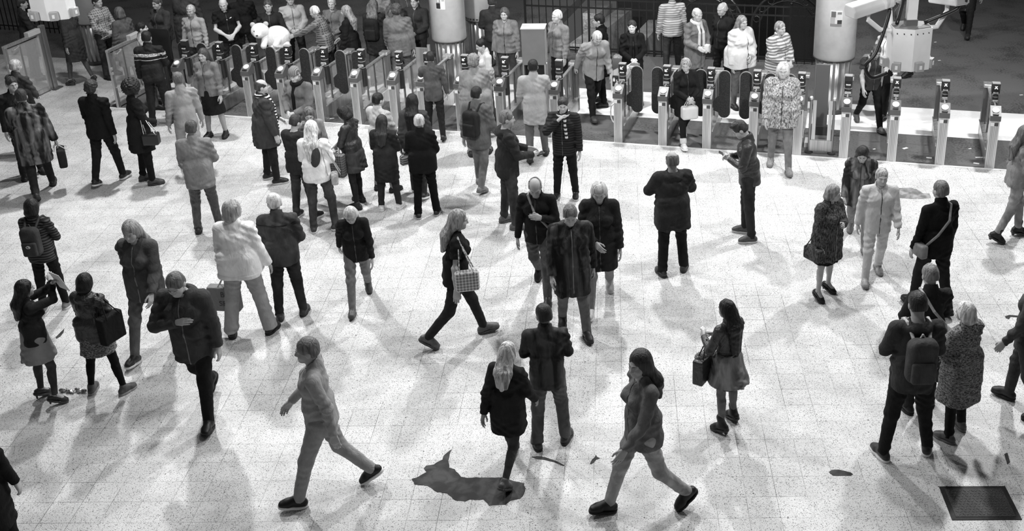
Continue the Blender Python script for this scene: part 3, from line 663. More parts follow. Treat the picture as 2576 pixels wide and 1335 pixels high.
for k in range(9):                                          # steps between the parapets
    o = slab('trim_3', [GW(-2.0 + .42 * k, WB + .5 + .33 * k), GW(-.7 + .42 * k, WB + .5 + .33 * k), GW(-.7 + .42 * k, WB + .85 + .33 * k), GW(-2.0 + .42 * k, WB + .85 + .33 * k)], -.6 - .17 * k, -.42 - .17 * k, M_STONE)

# --- pillars: steel drum below, white sleeve above
def pillar(c, r, zs, rs, label_stripes=False):
    root = empty('pillar', (c[0], c[1], 0)); tag(root, kind='structure')
    MB().cyl((0, 0, 0), (0, 0, .09), rs + .015, n=40).build('pillar_plinth', mat('paint', .05), root, True)
    MB().cyl((0, 0, .09), (0, 0, zs), rs, n=48).build('pillar_drum', mat('steel', .62), root)
    b = MB()
    for k in range(18):
        a = 2 * PI * k / 18; b.box((rs * math.cos(a), rs * math.sin(a), zs / 2 + .03), (.012, .05, zs - .1), rz=a)
    b.build('pillar_rib', mat('steel', .4), root)
    MB().cyl((0, 0, zs), (0, 0, 7.), r, n=64).build('pillar_sleeve', mat('paint', .88), root)
    MB().cyl((0, 0, zs - .025), (0, 0, zs), r + .004, n=64).build('pillar_edge', mat('paint', .05), root)
    if label_stripes:
        b = MB()
        for k in range(26):
            a = 2 * PI * k / 26; b.box(((r + .004) * math.cos(a), (r + .004) * math.sin(a), zs + .03), (.006, .045, .035), rz=a)
        b.build('pillar_stripe', mat('paint', .04), root)
    for p in root.children:
        if p.name.startswith(('pillar_sleeve', 'pillar_drum', 'pillar_edge')):
            for f in p.data.polygons: f.use_smooth = abs(f.normal.z) < .5
    return c
PR = pillar((4.58, 19.33), .375, 1.05, .325); PL = pillar((-2.7, 21.17), .345, 1.05, .29); PL2 = pillar((-2.2, 22.6), .31, 1.05, .26, True)
p3 = at(212, 62, .95); PL3 = pillar((p3[0], p3[1] + .3), .3, .95, .25)
def curved_poster(name, c, r, px, py, z, w, h, label):
    a0 = math.atan2(at(px, py, z)[1] - c[1], at(px, py, z)[0] - c[0]); root = None
    def patch(a, b, z0, z1, off):
        me = MB(); n = max(2, int((b - a) / .05)); ring = []
        for k in range(n + 1):
            t = a0 + (a + (b - a) * k / n) / r; ring.append([me.b.verts.new((c[0] + q * math.cos(t), c[1] + q * math.sin(t), zz)) for q, zz in ((r + off, z + z0), (r + off, z + z1), (r + .001, z + z1), (r + .001, z + z0))])
        for A, B in zip(ring, ring[1:]):
            for k in range(4): me.b.faces.new((A[k], B[k], B[(k + 1) % 4], A[(k + 1) % 4]))
        me.b.faces.new(ring[0]); me.b.faces.new(ring[-1][::-1]); return me
    root = patch(-w / 2, w / 2, -h / 2, h / 2, .004).build(name, mat('paint', .74)); tag(root, label, 'poster')
    return root, patch
r1, pt = curved_poster('poster', PL, .347, 1090, 18, 1.86, .19, .29, 'small portrait poster taped to the white pillar nearest the ticket barriers on the left')
pt(-.088, .0, -.13, .135, .006).build('portrait', mat('paint', .3), r1); pt(-.065, -.018, .0, .11, .008).build('portrait_face', mat('paint', .62), r1); pt(-.068, -.014, .09, .13, .0095).build('portrait_hair', mat('paint', .02), r1); pt(-.084, -.002, -.13, -.02, .008).build('portrait_shirt', mat('paint', .02), r1)
for k in range(5): pt(.03, .08, .02 + k * .018, .026 + k * .018, .006).build('text_line', mat('paint', .15), r1)
r2, pt = curved_poster('poster', PR, .377, 2103, 60, 1.84, .21, .29, 'small poster of a seated rider stuck on the white pillar beside the hanging cameras')
pt(-.1, .1, -.14, .14, .006).build('picture', mat('paint', .6), r2); pt(-.09, -.01, .03, .135, .008).build('picture_head', mat('paint', .12), r2); pt(-.1, -.02, -.1, .03, .008).build('picture_coat', mat('paint', .35), r2); pt(.02, .1, -.1, -.02, .008).build('picture_machine', mat('paint', .03), r2)
pt(-.1, .1, -.14, -.09, .009).build('picture_ground', mat('paint', .2), r2); pt(.02, .09, .085, .125, .009).build('picture_title', mat('paint', .18), r2)

# --- railings
def railing(a, b, h, n, label, step_posts=9):
    a, b = V3(*a), V3(*b); d = b - a; L = np.linalg.norm(d); an = math.atan2(d[1], d[0]); root = empty('railing', a, an); m = mat('plastic', .012)
    tag(root, label, 'railing')
    for z in (.12, h - .19, h): MB().box((L / 2, 0, z), (L, .035, .03)).build('rail', m, root)
    for k in range(n + 1):
        x = L * k / n; big = k % step_posts == 0; MB().box((x, 0, h / 2 + .01), (.04 if big else .018, .04 if big else .018, h + (.08 if big else .03))).build('post' if big else 'bar', m, root)
        if big: MB().sph((x, 0, h + .07), .035).build('finial', m, root, True)
    return root
railing(GW(-3.2, 4.98), GW(3.7, 4.98), 1.22, 43, 'black iron railing round the stairwell behind the ticket barriers')
railing(at(-120, 66), at(150, 84), 1.25, 24, 'black iron railing in the top left corner beyond the glass screens')
# wrought arches on the far side of the stairwell
for x in (.6, 2.4):
    root = empty('iron_arch', GW(x, 6.6, 0), GA); m = mat('plastic', .02); tag(root, 'dark wrought iron arch behind the railing, %s' % ('nearer the white pillar' if x > 1 else 'nearer the middle of the stairwell'), 'arch')
    MB().tube([(.8 * math.cos(t), 0, .3 + .8 * math.sin(t)) for t in np.linspace(0, PI, 17)], .03).build('outer_arc', m, root); MB().tube([(.62 * math.cos(t), 0, .3 + .62 * math.sin(t)) for t in np.linspace(0, PI, 17)], .02).build('inner_arc', m, root)
    for t in np.linspace(.25, PI - .25, 8): MB().tube([(.71 * math.cos(t) + .07 * math.cos(q), 0, .3 + .71 * math.sin(t) + .07 * math.sin(q)) for q in np.linspace(0, 2 * PI, 10)], .012, 6).build('ring', m, root)
    for s in (-1, 1): MB().box((s * .8, 0, -1.45), (.06, .06, 3.5)).build('leg', m, root)

# --- ticket barriers
def text(name, s, size, loc, rot, m, parent, ext=.001):
    c = bpy.data.curves.new(name + '_curve', 'FONT'); c.body = s; c.size = size; c.align_x = 'CENTER'; c.align_y = 'CENTER'; c.extrude = ext
    q = bpy.data.objects.new('q', c); COL.objects.link(q); me = bpy.data.meshes.new_from_object(q.evaluated_get(bpy.context.evaluated_depsgraph_get())); bpy.data.objects.remove(q); o = link(name, me, m, parent); o.location = Vector(loc); o.rotation_euler = rot; return o
def mark(kind, parent, m, z, y):
    b = MB(); R = Matrix.Rotation(-.32, 3, 'X')
    def bar(x0, z0, x1, z1, w=.012):
        d = Vector((x1 - x0, 0, z1 - z0)); c = R @ Vector(((x0 + x1) / 2, 0, (z0 + z1) / 2)); b.box((c.x, y + c.y, z + c.z), (d.length, .004, w), R=R @ Matrix.Rotation(-math.atan2(d.z, d.x), 3, 'Y'))
    if kind == 'x': bar(-.022, -.026, .022, .026); bar(-.022, .026, .022, -.026)
    else: bar(-.024, -.024, .026, .026); bar(-.026, -.028, .012, -.028); bar(-.026, -.028, -.026, .01)
    return b.build('arrow_mark' if kind == 'a' else 'cross_mark', m, parent)
def capsule(w, h, n=10):
    r = w / 2; return [(r * math.cos(t), (h / 2 - r) + r * math.sin(t)) for t in np.linspace(0, PI, n)] + [(r * math.cos(t), -(h / 2 - r) + r * math.sin(t)) for t in np.linspace(PI, 2 * PI, n)]
def paddle(root, side, y, z=.78, w=.2, h=.86, ang=0., lift=0):
    """padded leaf on the flank of a barrier, standing across the aisle"""
    Mx = Matrix.Translation((side * .21, y, z)) @ Matrix.Rotation(ang, 4, 'Z') @ Matrix.Rotation(PI / 2, 4, 'X')
    b = MB(); b.prism(capsule(w, h), -.022, .022, Mx); o = b.build('paddle', mat('rubber', .03), root)
    b = MB(); b.prism(capsule(w + .016, h + .016), -.013, .013, Mx); b.build('paddle_rim', mat('plastic', .28), o)
    b = MB(); b.prism([(-side * .22, -.3), (-side * .22, -.12), (-side * .05, .05), (0, .05), (0, -.36), (-side * .08, -.36)], -.018, .018, Matrix.Translation((side * .24, y, z)) @ Matrix.Rotation(PI / 2, 4, 'X')); b.build('paddle_arm', mat('rubber', .03), o)
def barrier(t, label, sign='a', pads=(1, 1), hoop=False, glass=True, reader=True, b0=0., rear=True):
    p = GW(t, b0); root = empty('ticket_barrier', p, GA); tag(root, label, 'ticket barrier', 'ticket barriers in a row')
    st, dk = mat('steel', .62), mat('plastic', .022); w = .15
    o = MB().box((0, .075, .415), (w, .15, .83), bev=.006).build('front_post', st, root)
    b = MB()
    for k in range(5): b.box((-.05 + .025 * k, -.002, .41), (.009, .006, .8))
    b.build('fluting', mat('steel', .36), o)
    # reader head: a dark wedge with a round pad
    h = MB().prism([(-.02, .83), (.2, .83), (.22, 1.015), (.17, 1.03), (-.012, .915)], -w / 2 - .008, w / 2 + .008, Matrix(((0, 0, 1, 0), (1, 0, 0, 0), (0, 1, 0, 0), (0, 0, 0, 1)))).build('reader_head', mat('plastic', .09 if reader else .2), root)
    R = Matrix.Rotation(math.atan2(.115, .182), 3, 'X'); nrm = R @ Vector((0, 0, 1)); c = Vector((0, .088, .979))
    MB().cyl(c, c + nrm * .012, .056, n=24).build('reader_pad', mat('paint', .62), h); MB().cyl(c + nrm * .012, c + nrm * .016, .04, n=24).build('pad_disc', mat('paint', .85), h)
    q = Vector((0, .014, .935)); MB().box(q + nrm * .008, (.09, .03, .02), R=R, bev=.004).build('ticket_slot', mat('plastic', .015), h)
    s = MB().box((-.028, -.004, .77), (.075, .006, .06)).build('sticker', mat('paint', .75), root); MB().box((.022, -.005, .77), (.06, .006, .055)).build('notice', mat('paint', .05), s)
    # status column
    yd = .43
    d = MB().cyl((0, yd, .62), (0, yd, 1.2), .062, n=20).box((0, yd + .01, 1.24), (.13, .1, .17), bev=.012).build('status_column', dk, root)
    MB().prism([(yd - .052, 1.16), (yd - .03, 1.16), (yd - .002, 1.318), (yd - .026, 1.318)], -.058, .058, Matrix(((0, 0, 1, 0), (1, 0, 0, 0), (0, 1, 0, 0), (0, 0, 0, 1)))).build('screen', mat('plastic', .006), d)
    if sign: mark(sign, d, mat('lamp', .9, e=.75), 1.262, yd - .044)
    MB().box((0, yd - .056, 1.175), (.075, .012, .016)).build('slot_light', mat('paint', .85), d); MB().box((0, yd + .01, 1.322), (.126, .098, .02), bev=.006).build('column_cap', mat('plastic', .3), d)
    for z in (1.1, .98): MB().cyl((0, yd, z), (0, yd, z + .01), .066, n=24).build('ring', mat('plastic', .3), d)
    lb = MB().box((0, yd - .064, 1.035), (.1, .012, .036)).build('label_plate', mat('paint', .75), d)
    bb = MB()
    for k in range(4): bb.box((-.033 + .022 * k, yd - .071, 1.035), (.013, .003, .02))
    bb.build('label_marks', mat('paint', .03), lb)
    MB().tube([(0, .19, 1.0), (0, .3, 1.01), (0, yd - .03, .99)], .014).build('grab_bar', mat('steel', .8), root)
    if hoop: MB().tube([(-.058, yd - .075, .9), (-.058, yd - .08, 1.12)] + [(-.058 * math.cos(a), yd - .08, 1.12 + .058 * math.sin(a)) for a in np.linspace(0, PI, 7)] + [(.058, yd - .08, 1.12), (.058, yd - .075, .9)], .014).build('hoop', mat('plastic', .12), root)
    # long cabinet, glass above it, rear post
    MB().box((0, .83, .13), (.14, 1.36, .26), bev=.008).build('base_cabinet', mat('steel', .55), root); MB().box((0, .83, .275), (.17, 1.36, .02)).build('ledge', mat('steel', .75), root)
    if glass:
        g = MB().box((0, .86, .6), (.012, 1.1, .62)).build('glass_panel', mat('glass', .7), root)
        for y in (.55, .9, 1.3): MB().box((0, y, .6), (.03, .03, .66)).build('mullion', mat('plastic', .06), root)
    if rear:
        MB().box((0, 1.46, .46), (.14, .13, .92), bev=.006).build('rear_post', mat('plastic', .12), root); MB().box((0, 1.44, .95), (.17, .19, .06), bev=.01).build('rear_cap', mat('steel', .7), root)
        MB().box((0, .95, .93), (.05, .95, .03)).build('top_rail', mat('steel', .7), root)
    for sd, on in zip((-1, 1), pads):
        if on: paddle(root, sd, .66)
    return root
RIGHT = [(0, 'ticket barrier with an arrow, the one wearing a luggage and pushchair sign', 'a', (0, 1), 0), (.79, 'ticket barrier with an arrow, next right from the one with the luggage sign', 'a', (1, 1), 0),
         (1.56, 'ticket barrier with an arrow, standing right of the walker in pale rolled socks', 'a', (1, 1), 0), (2.35, 'ticket barrier with an arrow, half hidden by the shaggy pale-haired walker', 'a', (1, 1), 0),
         (3.1, 'ticket barrier with a cross, immediately left of the steel-framed screen panel', 'x', (1, 0), 0), (3.87, 'ticket barrier with a blank screen, immediately right of the steel-framed screen panel', None, (0, 0), 0),
         (4.65, 'ticket barrier with a cross, right of the dark-dressed man walking through the barriers', 'x', (0, 0), 1), (5.42, 'ticket barrier with a cross, second from the right end of the row', 'x', (0, 0), 1), (6.2, 'ticket barrier with a cross, last at the right end of the row', 'x', (0, 0), 1)]
G1 = None
for t, lb, sg, pd, hp in RIGHT:
    r = barrier(t, lb, sg, pd, hp); G1 = G1 or r
LEFT = [(1403, 153, 'ticket barrier with a hoop handle beside the tall grey cabinet', None, (0, 0)), (1266, 146, 'ticket barrier with an arrow, left of the tall grey cabinet', 'a', (0, 0)), (1165, 140, 'ticket barrier half hidden behind the curly-haired person in pale coat', 'a', (0, 0)),
        (1068, 137, 'ticket barrier without an arrow, left of the steel drum of the white pillar', None, (0, 0)), (996, 133, 'ticket barrier with an arrow, beside the plain steel upright panel', 'a', (0, 0)), (902, 127, 'ticket barrier with an arrow, just below the woman in the long black coat', 'a', (1, 0)),
        (808, 122, 'ticket barrier with a cross, right of the man in the open grey coat', 'x', (1, 1)), (715, 118, 'ticket barrier with a cross, below the giant white toy bear', 'x', (1, 1)), (628, 114, 'ticket barrier with a cross, in front of the toy bear face', 'x', (1, 1)),
        (540, 110, 'ticket barrier with a faint cross, second from the left end of the row', 'x', (1, 1)), (451, 106, 'ticket barrier at the left end of the row, under the black upright panel', None, (1, 1))]
for x, y, lb, sg, pd in LEFT:
    t = float((at(x, y, 1.33) - B0) @ U); barrier(t, lb, sg, pd)
# sign with pictograms and bent side rail on the first right-hand barrier
s = MB().prism([(-.01, -.2), (.15, -.12), (.15, .18), (.12, .24), (.02, .18), (-.01, .12)], -.01, .01, Matrix.Translation((-.2, .42, 1.0)) @ Matrix.Rotation(PI / 2, 4, 'X')).build('sign_frame', mat('steel', .75), G1)
MB().box((-.125, .405, 1.0), (.11, .01, .2), bev=.01).build('sign_face', mat('plastic', .02), s); b = MB(); b.box((-.15, .398, 1.02), (.035, .004, .05)); b.box((-.15, .398, 1.055), (.015, .004, .02)); b.cyl((-.112, .4, .955), (-.112, .396, .955), .016); b.cyl((-.09, .4, .96), (-.09, .396, .96), .012); b.box((-.1, .398, 1.0), (.012, .004, .06)); b.box((-.09, .398, .99), (.03, .004, .012)); b.build('pictograms', mat('paint', .85), s)
MB().tube(spline([(-.07, .06, .72), (-.12, .03, .66), (-.125, .0, .52), (-.1, .0, .42), (-.07, .03, .36)], 5), .012).build('side_rail', mat('steel', .8), G1)
# steel-framed blocking panel between two barriers
root = empty('screen_panel', GW(3.48, .16), GA); tag(root, 'steel-framed screen panel closing the gap between two ticket barriers', 'panel')
for s in (-1, 1):
    MB().tube([(s * .19, 0, .03), (s * .19, 0, .97)], .022, 12).build('post', mat('steel', .3), root); MB().sph((s * .19, 0, .985), .034).build('post_knob', mat('steel', .8), root, True); MB().box((s * .13, .01, .55), (.06, .03, .78)).build('side_strip', mat('steel', .6), root); MB().cyl((s * .19, 0, 0), (s * .19, 0, .03), .07).build('foot', mat('plastic', .03), root)
MB().box((0, 0, .14), (.36, .05, .2)).build('kick_plate', mat('steel', .45), root)
root = empty('upright_panel', GW(3.42, 1.05), GA); tag(root, 'dark upright panel on thin posts in front of the right white pillar', 'panel')
MB().box((0, 0, .72), (.24, .03, 1.16), bev=.012).build('board', mat('plastic', .1), root); MB().box((0, 0, .08), (.3, .12, .16)).build('foot', mat('plastic', .05), root)
root = empty('upright_panel', GW(-4.0, 1.0), GA); tag(root, 'plain grey steel upright panel among the barriers left of the white pillar', 'panel')
MB().box((0, 0, .62), (.26, .04, 1.24), bev=.008).build('board', mat('steel', .5), root); MB().cyl((.14, 0, 0), (.14, 0, 1.3), .03).build('post', mat('steel', .7), root)
c = at(405, 145, .95); root = empty('black_screen', (c[0], c[1] + .1, 0), GA); tag(root, 'large black upright panel with rounded top right of the man in the banded sweater', 'screen')
MB().box((0, 0, 1.2), (.46, .05, .62), bev=.02).build('board', mat('plastic', .01), root); MB().cyl((0, .02, 0), (0, .02, .95), .04).build('stand', mat('plastic', .03), root); MB().cyl((0, .02, 0), (0, .02, .03), .16).build('foot', mat('plastic', .03), root)
# tall grey cabinet with a sheet of paper on top
c = GW(-1.5, .95); c = at(1341, 75, 1.72); root = empty('cabinet', (c[0], c[1] + .2, 0), GA * .3); tag(root, 'tall grey metal cabinet with a white sheet lying on its top', 'cabinet')
MB().box((0, 0, 1.38), (.43, .34, .68), bev=.006).build('body', mat('paint', .16), root); MB().box((0, 0, 1.725), (.45, .36, .012)).build('top_plate', mat('paint', .45), root)
MB().box((.2, 0, .53), (.03, .34, 1.04)).build('side_panel', mat('paint', .3), root); MB().box((0, .12, .53), (.4, .06, 1.04)).build('recess', mat('plastic', .006), root); MB().box((-.2, 0, .53), (.03, .34, 1.04)).build('side_panel', mat('paint', .2), root)
MB().box((.218, -.02, 1.38), (.01, .26, .6)).build('side_door', mat('paint', .34), root); MB().cyl((.22, -.12, 1.06), (.235, -.12, 1.06), .02).build('lock', mat('steel', .8), root)
o = MB().box((0, 0, .002), (.22, .2, .004), rz=.3).build('paper_sheet', mat('paint', .85)); o.location = (c[0] + .06, c[1] + .2, 1.731); tag(o, 'white sheet of paper lying on top of the tall grey cabinet', 'paper')

# --- glass screens of the open side gate on the left
def glass_screen(pf, pb, h, label, post=False):
    pf, pb = V3(*pf), V3(*pb); d = pb - pf; L = np.linalg.norm(d); root = empty('glass_screen', pf, math.atan2(d[1], d[0])); tag(root, label, 'screen'); st = mat('steel', .6)
    MB().box((.035, 0, h / 2), (.075, .05, h), bev=.004).build('front_stile', st, root); MB().box((L - .03, 0, h / 2), (.07, .05, h), bev=.004).build('rear_stile', st, root); MB().box((L / 2, 0, h), (L, .06, .05)).build('top_rail', mat('steel', .8), root); MB().box((L / 2, 0, .07), (L, .05, .08)).build('bottom_rail', st, root)
    MB().box((L / 2, 0, h / 2), (L - .1, .014, h - .12)).build('glass', mat('glass', .5), root); MB().box((L * .42, 0, h / 2), (.03, .03, h - .1)).build('mullion', mat('plastic', .2), root)
    MB().box((L * .82, 0, h + .06), (L * .34, .11, .1), bev=.01).build('closer_box', mat('paint', .5), root); MB().tube([(.2, -.03, h - .1), (.2, -.07, h - .1), (.36, -.07, h - .06), (.36, -.03, h - .06)], .012).build('handle', mat('steel', .85), root)
    for z in (h * .62, h * .7): MB().box((.0, -.03, z), (.05, .03, .05)).build('hinge', mat('plastic', .5), root)
    MB().tube([(.04, -.03, .42), (.04, -.08, .42), (.04, -.08, .32)], .012).build('bolt', mat('steel', .9), root)
    if post:
        p = MB().box((L + .09, 0, h / 2 + .07), (.11, .09, h + .14), bev=.005).build('post', mat('steel', .55), root); MB().box((L + .09, 0, .012), (.24, .22, .024)).build('base_plate', mat('plastic', .08), p)
        MB().box((L + .02, .0, h / 2), (.03, .04, h)).build('slide_rail', mat('plastic', .08), root)
    return root
glass_screen((-9.25, 20.47, 0), (-8.98, 21.55, 0), 1.16, 'tall framed glass screen left of the man in the banded sweater')
glass_screen((-11.36, 20.72, 0), (-11.1, 21.72, 0), 1.22, 'tall framed glass screen with a bolted post at the far left', True)

# --- camera clusters hanging from the roof
def cctv(c, s, cams, boxes, label, side_arm=True):
    c = V3(*c); root = empty('camera_cluster', c - V3(0, 0, .22 * s)); tag(root, label, 'camera'); pa = mat('paint', .8); z0 = .22 * s
    w = .17 * s; poly = [(w, -.09 * s), (.0, -.15 * s), (-w, -.09 * s), (-w, .1 * s), (0, .15 * s), (w, .1 * s)]
    b = MB(); b.prism(poly, .02 * s, .4 * s); b.build('hub_box', pa, root); b = MB(); b.prism([(x * .93, y * .93) for x, y in poly], .4 * s, .408 * s); b.build('hub_lid', mat('paint', .2), root)
    b = MB()
    for k in range(6): b.cyl((-.14 * s + .055 * s * k, -.09 * s - (.05 - abs(k - 2.5) * .02) * s, .36 * s), (-.14 * s + .055 * s * k, -.11 * s - (.05 - abs(k - 2.5) * .02) * s, .36 * s), .005 * s, n=8)
    b.build('rivet', mat('plastic', .03), root)
    MB().box((0, 0, .4 * s + 1.6), (.085 * s, .07 * s, 3.2)).build('drop_pole', pa, root); MB().box((0, 0, .43 * s), (.1 * s, .085 * s, .06 * s)).build('pole_clamp', mat('plastic', .12), root)
    for x, y, a in boxes:
        j = MB().box((x * s, y * s, .07 * s), (.075 * s, .05 * s, .085 * s), rz=a, bev=.006).build('junction_box', mat('paint', .38), root); MB().box((x * s + .027 * s * math.sin(a), y * s - .027 * s * math.cos(a), .07 * s), (.022 * s, .008 * s, .034 * s), rz=a).build('label_plate', mat('paint', .85), j)
    for x, y, z, a, tilt, L in cams:
        R = Matrix.Rotation(a, 4, 'Z') @ Matrix.Rotation(tilt, 4, 'X'); Mx = Matrix.Translation((x * s, y * s, z * s)) @ R
        prof = [(.075, -.06), (.085, .0), (.06, .055), (-.06, .055), (-.085, .0), (-.075, -.06)]
        b = MB(); b.prism([(q * s, r * s) for q, r in prof], -L / 2 * s, L / 2 * s, Mx @ Matrix.Rotation(PI / 2, 4, 'X')); h = b.build('camera_housing', pa, root)
        md = h.modifiers.new('b', 'BEVEL'); md.width = .014 * s; md.segments = 3
        b = MB(); b.box((0, 0, 0), (.14 * s, .02 * s, .09 * s)); o = b.build('end_cap', mat('paint', .5), h); o.matrix_local = Mx @ Matrix.Translation((0, -L / 2 * s, 0))
        b = MB(); b.cyl((0, 0, 0), (0, -.012 * s, 0), .012 * s); o = b.build('cable_gland', mat('plastic', .05), h); o.matrix_local = Mx @ Matrix.Translation((.03 * s, -L / 2 * s - .008, -.02 * s))
        # bracket from hub to housing, and a drooping cable
        p = Vector((x * s, y * s, z * s - .075 * s)); hub = Vector((.15 * s * (1 if x > 0 else -1), y * .4 * s, .36 * s)); q = (hub + p) / 2
        MB().tube([hub, (hub.x + (p.x - hub.x) * .5, hub.y, hub.z + .01), (p.x, p.y, p.z - .06 * s), p], .022 * s, 8).build('bracket', pa, root)
        en = Mx @ Vector((.02 * s, -L / 2 * s + .05 * s, -.06 * s)); sd = 1 if x > 0 else -1
        if abs(x) > .3 and x < 0: pts = [en, en + Vector((.05 * s, -.01, -.06 * s)), (-.31 * s, -.1 * s, .2 * s), (-.4 * s, -.12 * s, .08 * s), (-.34 * s, -.12 * s, -.03 * s), (-.2 * s, -.1 * s, -.0 * s)]
        else: pts = [en, en + Vector((-sd * .05 * s, 0, -.05 * s)), (sd * .12 * s, 0, .42 * s)]
        MB().tube(spline(pts, 6), .017 * s, 10).build('cable', mat('plastic', .015), root, True)
    return root
cctv((2.86, 9.3, 4.36), 1., [(-.38, -.02, .6, 1.95, -.16, .42), (-.16, .12, .66, 2.35, -.2, .4), (.34, .1, .62, .45, -.12, .34)], [(-.135, -.15, -.35), (.06, -.165, .2), (.19, -.05, 1.0), (-.2, .02, -1.2), (.2, .09, 1.2)], 'white hanging camera cluster with three housings beside the right pillar')
c = cctv((-5.05, 10.25, 4.78), 1., [(-.3, .15, .75, 2.4, -.2, .4), (.3, .18, .75, .5, -.1, .36)], [(-.12, -.15, -.35), (.07, -.165, .25), (-.19, -.06, -1.1), (.2, -.02, 1.1)], 'white hanging camera cluster cut by the top edge at the upper left')

# --- floor details
def outline(name, pts, z, m, label, cat, h=.004, kind=None, jit=0.):
    w = [at(*p) for p in pts]; c = np.mean(w, 0); q = []
    for a, b in zip(w, w[1:] + w[:1]):
        n = max(1, int(np.linalg.norm(b - a) / .03)) if jit else 1
        for k in range(n):
            p = a + (b - a) * k / n; q.append((p[0] - c[0] + (random.uniform(-jit, jit) if k else 0), p[1] - c[1] + (random.uniform(-jit, jit) if k else 0)))
    b = MB(); b.prism(q, z, z + h); o = b.build(name, m); o.location = (c[0], c[1], 0); return tag(o, label, cat, None, kind)
def patch_mat(t0, t1):
    m, nt, b = nodes_of('patch'); L = nt.links.new; tc = N(nt, 'ShaderNodeTexCoord'); n = N(nt, 'ShaderNodeTexNoise', i_Scale=7, i_Detail=8, i_Distortion=.6); L(tc.outputs['Object'], n.inputs[0])
    r = N(nt, 'ShaderNodeValToRGB'); e = r.color_ramp.elements; e[0].position, e[1].position = .42, .62; e[0].color, e[1].color = g4(t0), g4(t1); L(n.outputs[0], r.inputs[0]); L(r.outputs[0], b.inputs['Base Color']); b.inputs['Roughness'].default_value = .75
    bm = N(nt, 'ShaderNodeBump', i_Strength=.6, i_Distance=.01); L(n.outputs[0], bm.inputs['Height']); L(bm.outputs[0], b.inputs['Normal']); return m
PM = patch_mat(.006, .045)
pz = [(1036, 1204), (1048, 1201), (1062, 1193), (1073, 1187), (1066, 1178), (1072, 1171), (1092, 1168), (1104, 1160), (1113, 1156), (1115, 1148), (1125, 1138), (1136, 1130), (1131, 1146), (1128, 1158), (1130, 1176), (1144, 1180), (1153, 1190), (1160, 1199), (1176, 1202), (1198, 1200), (1230, 1201), (1268, 1201), (1290, 1209), (1318, 1215), (1322, 1228), (1318, 1243), (1308, 1254), (1284, 1259), (1272, 1269), (1252, 1270), (1230, 1272), (1222, 1262), (1216, 1256), (1196, 1257), (1182, 1256), (1170, 1261), (1145, 1258), (1136, 1250), (1124, 1240), (1100, 1238), (1086, 1228), (1076, 1222), (1056, 1220), (1042, 1218)]
outline('floor_patch', pz, 0, PM, 'large ragged dark patch of broken tile at the bottom of the floor', 'patch', .003, jit=.006)
outline('floor_patch', [(2085, 1187), (2092, 1182), (2110, 1181), (2124, 1184), (2140, 1188), (2146, 1193), (2140, 1196), (2116, 1196), (2096, 1196)], 0, PM, 'small black smear of damage on the tile joints left of the drain cover', 'patch', .003, jit=.003)
outline('floor_patch', [(1484, 1166), (1489, 1156), (1496, 1150), (1499, 1143), (1502, 1149), (1509, 1152), (1500, 1156), (1494, 1163), (1488, 1167)], 0, PM, 'tiny dark torn mark on the floor right of the striding couple', 'patch', .003)
outline('floor_patch', [(1336, 1149), (1352, 1147), (1372, 1150), (1396, 1158), (1420, 1170), (1418, 1172), (1394, 1162), (1370, 1156), (1350, 1154)], 0, PM, 'thin dark crack filled with tar beside the couple at the bottom centre', 'patch', .003, jit=.002)
outline('floor_patch', [(2245, 480), (2262, 473), (2290, 472), (2306, 476), (2322, 486), (2338, 486), (2342, 498), (2318, 500), (2288, 500), (2262, 498), (2248, 492)], 0, patch_mat(.12, .3), 'grey mended patch of tile just in front of the cross-marked barriers at the right', 'patch', .002, jit=.006)
outline('floor_patch', [(2526, 1142), (2534, 1138), (2541, 1162), (2534, 1168)], 0, PM, 'short thick black gap in the tiling at the right edge above the drain cover', 'patch', .003)
outline('floor_patch', [(2528, 795), (2540, 792), (2562, 794), (2560, 798), (2542, 797), (2538, 803), (2530, 800)], 0, PM, 'hook-shaped black crack in the floor at the far right edge', 'patch', .003)
outline('floor_patch', [(140, 848), (150, 838), (162, 826), (160, 836), (152, 846), (142, 852)], 0, PM, 'slender dark chip in the floor between the two women at the left', 'patch', .003)
# drain cover
cs = [at(*p) for p in ((2362, 1224), (2528, 1223), (2571, 1307), (2395, 1308))]; c = np.mean(cs, 0); root = empty('drain_cover', c, 0); tag(root, 'black rectangular drain cover with raised tread at the bottom right', 'drain cover')
b = MB(); b.prism([(p[0] - c[0], p[1] - c[1]) for p in cs][::-1], 0., .006); b.build('frame', mat('rubber', .008), root)
b = MB(); b.prism([((p[0] - c[0]) * .86, (p[1] - c[1]) * .84) for p in cs][::-1], .004, .009); b.build('plate', mat('rubber', .035), root)
b = MB(); ex, ey = (cs[1] - cs[0]) / 17, (cs[3] - cs[0]) / 13
for i in range(2, 16):
    for j in range(2, 12):
        p = cs[0] - c + ex * (i + .5 * (j % 2)) + ey * j; b.box((p[0], p[1], .01), (.024, .008, .004), rz=.8 if (i + j) % 2 else -.8)
b.build('tread', mat('rubber', .06), root)
